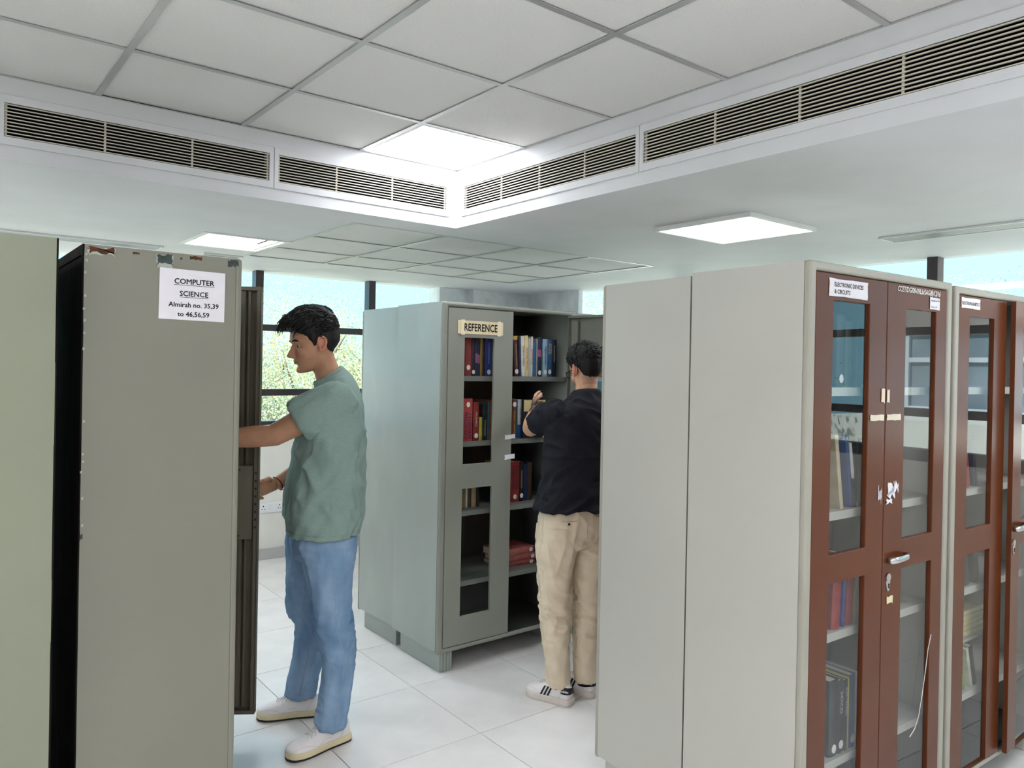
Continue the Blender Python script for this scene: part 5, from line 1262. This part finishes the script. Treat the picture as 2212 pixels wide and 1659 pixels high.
for heel, toe, lab, lg in (((2.538, 2.690), (2.464, 2.922), 'white sneaker with three black stripes on the left foot', ('adidas', P_CHALK, 0.085, .072, .036, 1)), ((2.70, 2.69), (2.63, 2.94), 'white sneaker with three black stripes on the right foot', ('adidas', P_CHALK, 0.085, .072, .036, 1))):
    s_ = shoe(lab, p2, loc2(*heel), loc2(*toe), 0, SHOEW, SOLEW, SOLEW, stripes=BLACKR, tab=BLACKR, logo=lg, L=.255)
for b0 in (.078, -.078): MB().tube([(-.02, b0, .055), (-.012, b0, .16)], [.040, .042], 16).build('sock', SOCK, p2, smooth=True)
# ================================================================= outdoors
GROUND = mat('pale_bounce_ground', (204, 198, 186), 0.95, 0.1, vary=0.15, vscale=0.6)  # yard surface made pale to throw sunlight up onto the soffit
g = MB(); g.box(-60, 80, -60, 90, -4.4, -4.2); tag(g.build('ground', GROUND), kind='structure')
BARK = mat('bark', (120, 112, 104), 0.9, 0.1, vary=0.2, vscale=8)
def leaf_mat(name, col):
    m = mat(name, col, 0.8, 0.1, vary=0.3, vscale=1.2); nt = m.node_tree; N = nt.nodes; L = nt.links
    tl = N.new('ShaderNodeBsdfTranslucent'); mx = N.new('ShaderNodeMixShader'); mx.inputs[0].default_value = 0.45
    src = N['Principled BSDF'].inputs['Base Color'].links[0].from_socket; L.new(src, tl.inputs[0])
    L.new(N['Principled BSDF'].outputs[0], mx.inputs[1]); L.new(tl.outputs[0], mx.inputs[2]); L.new(mx.outputs[0], N['Material Output'].inputs['Surface'])
    return m
LEAF = [leaf_mat('leaf_yellow_green', (188, 182, 132)), leaf_mat('leaf_pale_green', (164, 174, 144)), leaf_mat('leaf_grey_green', (156, 168, 162))]
def tree(label, x, y, top, rad, seed, kind, n=30000, leaf=0.03, bare=0.0):
    rr = random.Random(seed)
    r = thing('tree', label, 'tree', (x, y, -4.2), 0, 'trees outside the windows')
    H = top + 4.2
    tr = MB(); tr.tube([(0, 0, 0), (.1, .05, H * .25), (-.05, .1, H * .45), (.05, 0, H * .6)], [.22, .18, .14, .10], 10); tr.build('trunk', BARK, r, smooth=True)
    br = MB(); tips = []
    for k in range(22):
        a = rr.uniform(0, 2 * PI); z0 = H * rr.uniform(.30, .58); L = rad * rr.uniform(.6, 1.0); up = H * rr.uniform(.08, .38)
        p0 = Vector((0, 0, z0)); p3 = Vector((math.cos(a) * L, math.sin(a) * L, min(z0 + up, H * .93)))
        p1 = p0.lerp(p3, .35) + Vector((0, 0, -.1)); p2 = p0.lerp(p3, .7) + Vector((rr.uniform(-.3, .3), rr.uniform(-.3, .3), rr.uniform(-.1, .3)))
        br.tube([tuple(q) for q in (p0, p1, p2, p3)], [.07, .05, .035, .012], 6); tips += [p2, p3, p1.lerp(p2, .6)]
        for q in range(3):
            s = p1.lerp(p3, rr.uniform(.2, .9)); e = s + Vector((rr.uniform(-1, 1), rr.uniform(-1, 1), rr.uniform(-.2, 1))) * .7
            br.tube([tuple(s), tuple(s.lerp(e, .5) + Vector((0, 0, .08))), tuple(e)], [.022, .015, .006], 5); tips.append(e)
    br.build('branches', BARK, r, smooth=True)['kind'] = 'stuff'
    rg = np.random.default_rng(seed); T = np.array([tuple(q) for q in tips])
    C = T[rg.integers(len(T), size=n)] + rg.normal(0, 1, (n, 3)) * (.46, .46, .40) + (0, 0, .1); C[:, 2] = np.minimum(C[:, 2], H - rg.random(n) * .3)
    A = rg.normal(0, 1, (n, 3)); A /= np.linalg.norm(A, axis=1)[:, None]; B = np.cross(A, rg.normal(0, 1, (n, 3))); B /= np.linalg.norm(B, axis=1)[:, None]
    S = (leaf * rg.uniform(.5, 1.2, n))[:, None]
    Q = np.stack([C - A * S, C + B * S * .5, C + A * S, C - B * S * .5], 1).reshape(-1, 3)
    me = bpy.data.meshes.new('foliage'); me.vertices.add(4 * n); me.loops.add(4 * n); me.polygons.add(n)
    me.vertices.foreach_set('co', Q.ravel()); me.loops.foreach_set('vertex_index', np.arange(4 * n)); me.polygons.foreach_set('loop_start', np.arange(0, 4 * n, 4)); me.update(calc_edges=True)
    link('foliage', me, LEAF[kind], r)['kind'] = 'stuff'
    return r
tree('wide yellow-green tree seen through the window behind the man in sage', 6.2, 15.0, 4.0, 3.2, 1, 0, 62832, .025)
tree('thin grey-green tree at the left of the window behind the open leaf', 2.6, 13.5, 3.6, 2.4, 2, 2, 37699, .025)
tree('low pale green tree filling the lower panes behind the man in sage', 4.6, 12.2, 1.9, 2.6, 3, 1, 67320, .025)
tree('pale green tree left of the peeling column', 9.4, 16.5, 3.8, 2.8, 4, 1, 53856, .025)
tree('yellow-green tree right of the peeling column', 13.0, 14.0, 4.2, 2.8, 5, 0, 53856, .025)
tree('grey-green tree far left beyond the windows', 0.4, 17.0, 2.9, 3.0, 6, 2, 37699, .025)
tree('green tree crown at the right edge beyond the window wall', 15.0, 6.6, 3.6, 2.4, 7, 1, 53856, .025)
tree('low pale tree crown behind the brown cabinets, beyond the window wall', 16.0, 9.2, 2.3, 2.2, 8, 0, 40392, .025)
tree('dense green tree beside the pale building, mirrored in the brown cabinet glass', 10.2, -7.6, 3.6, 2.2, 9, 1, 26000, .05)
# pale building across the yard on the right (it shows in the cabinet glass)
BW = mat('pale_facade', (214, 214, 212), 0.8, 0.2, vary=0.05, vscale=1.2); BB = mat('grey_brick_band', (150, 140, 138), 0.85, 0.2, vary=0.15, vscale=5, stretch=(1, 1, 6)); BF = mat('pale_blue_window_frame', (196, 208, 220), 0.5, 0.4, vary=0.03)
BG = mat('building_pane', (120, 136, 150), 0.1, 0.6, vary=0.2, vscale=1.0)
bd = thing('building', 'pale building with blue-framed windows across the yard, mirrored in the cabinet glass', 'building', (13.5, -4.0, -4.2))
MB().box(0, 8, -1.0, 7.2, 0, 9.5).build('facade', BW, bd); MB().box(-.05, 0, -1.0, 7.2, 6.6, 9.5).build('brick_band', BB, bd)
MB().box(-2.2, 0, -1.0, 7.2, 0, 5.15).build('lower_block', BW, bd); MB().box(-2.3, -2.2, -1.0, 7.2, 4.40, 4.52).build('blue_roof_edge', mat('blue_roof_sheet', (60, 100, 180), 0.5, 0.4, vary=0.05), bd)
for k in range(4):
    y = -0.8 + k * 2.0
    wn = MB(); wn.box(-.10, -.02, y, y + 1.7, 5.2, 6.6); wn = wn.build('window', BG, bd)
    fr = MB()
    for yy in (y, y + .82, y + 1.62): fr.box(-.16, -.09, yy, yy + .08, 5.2, 6.6)
    for zz in (5.2, 6.05, 6.52): fr.box(-.155, -.09, y, y + 1.7, zz, zz + .08)
    fr.build('window_frame', BF, wn)
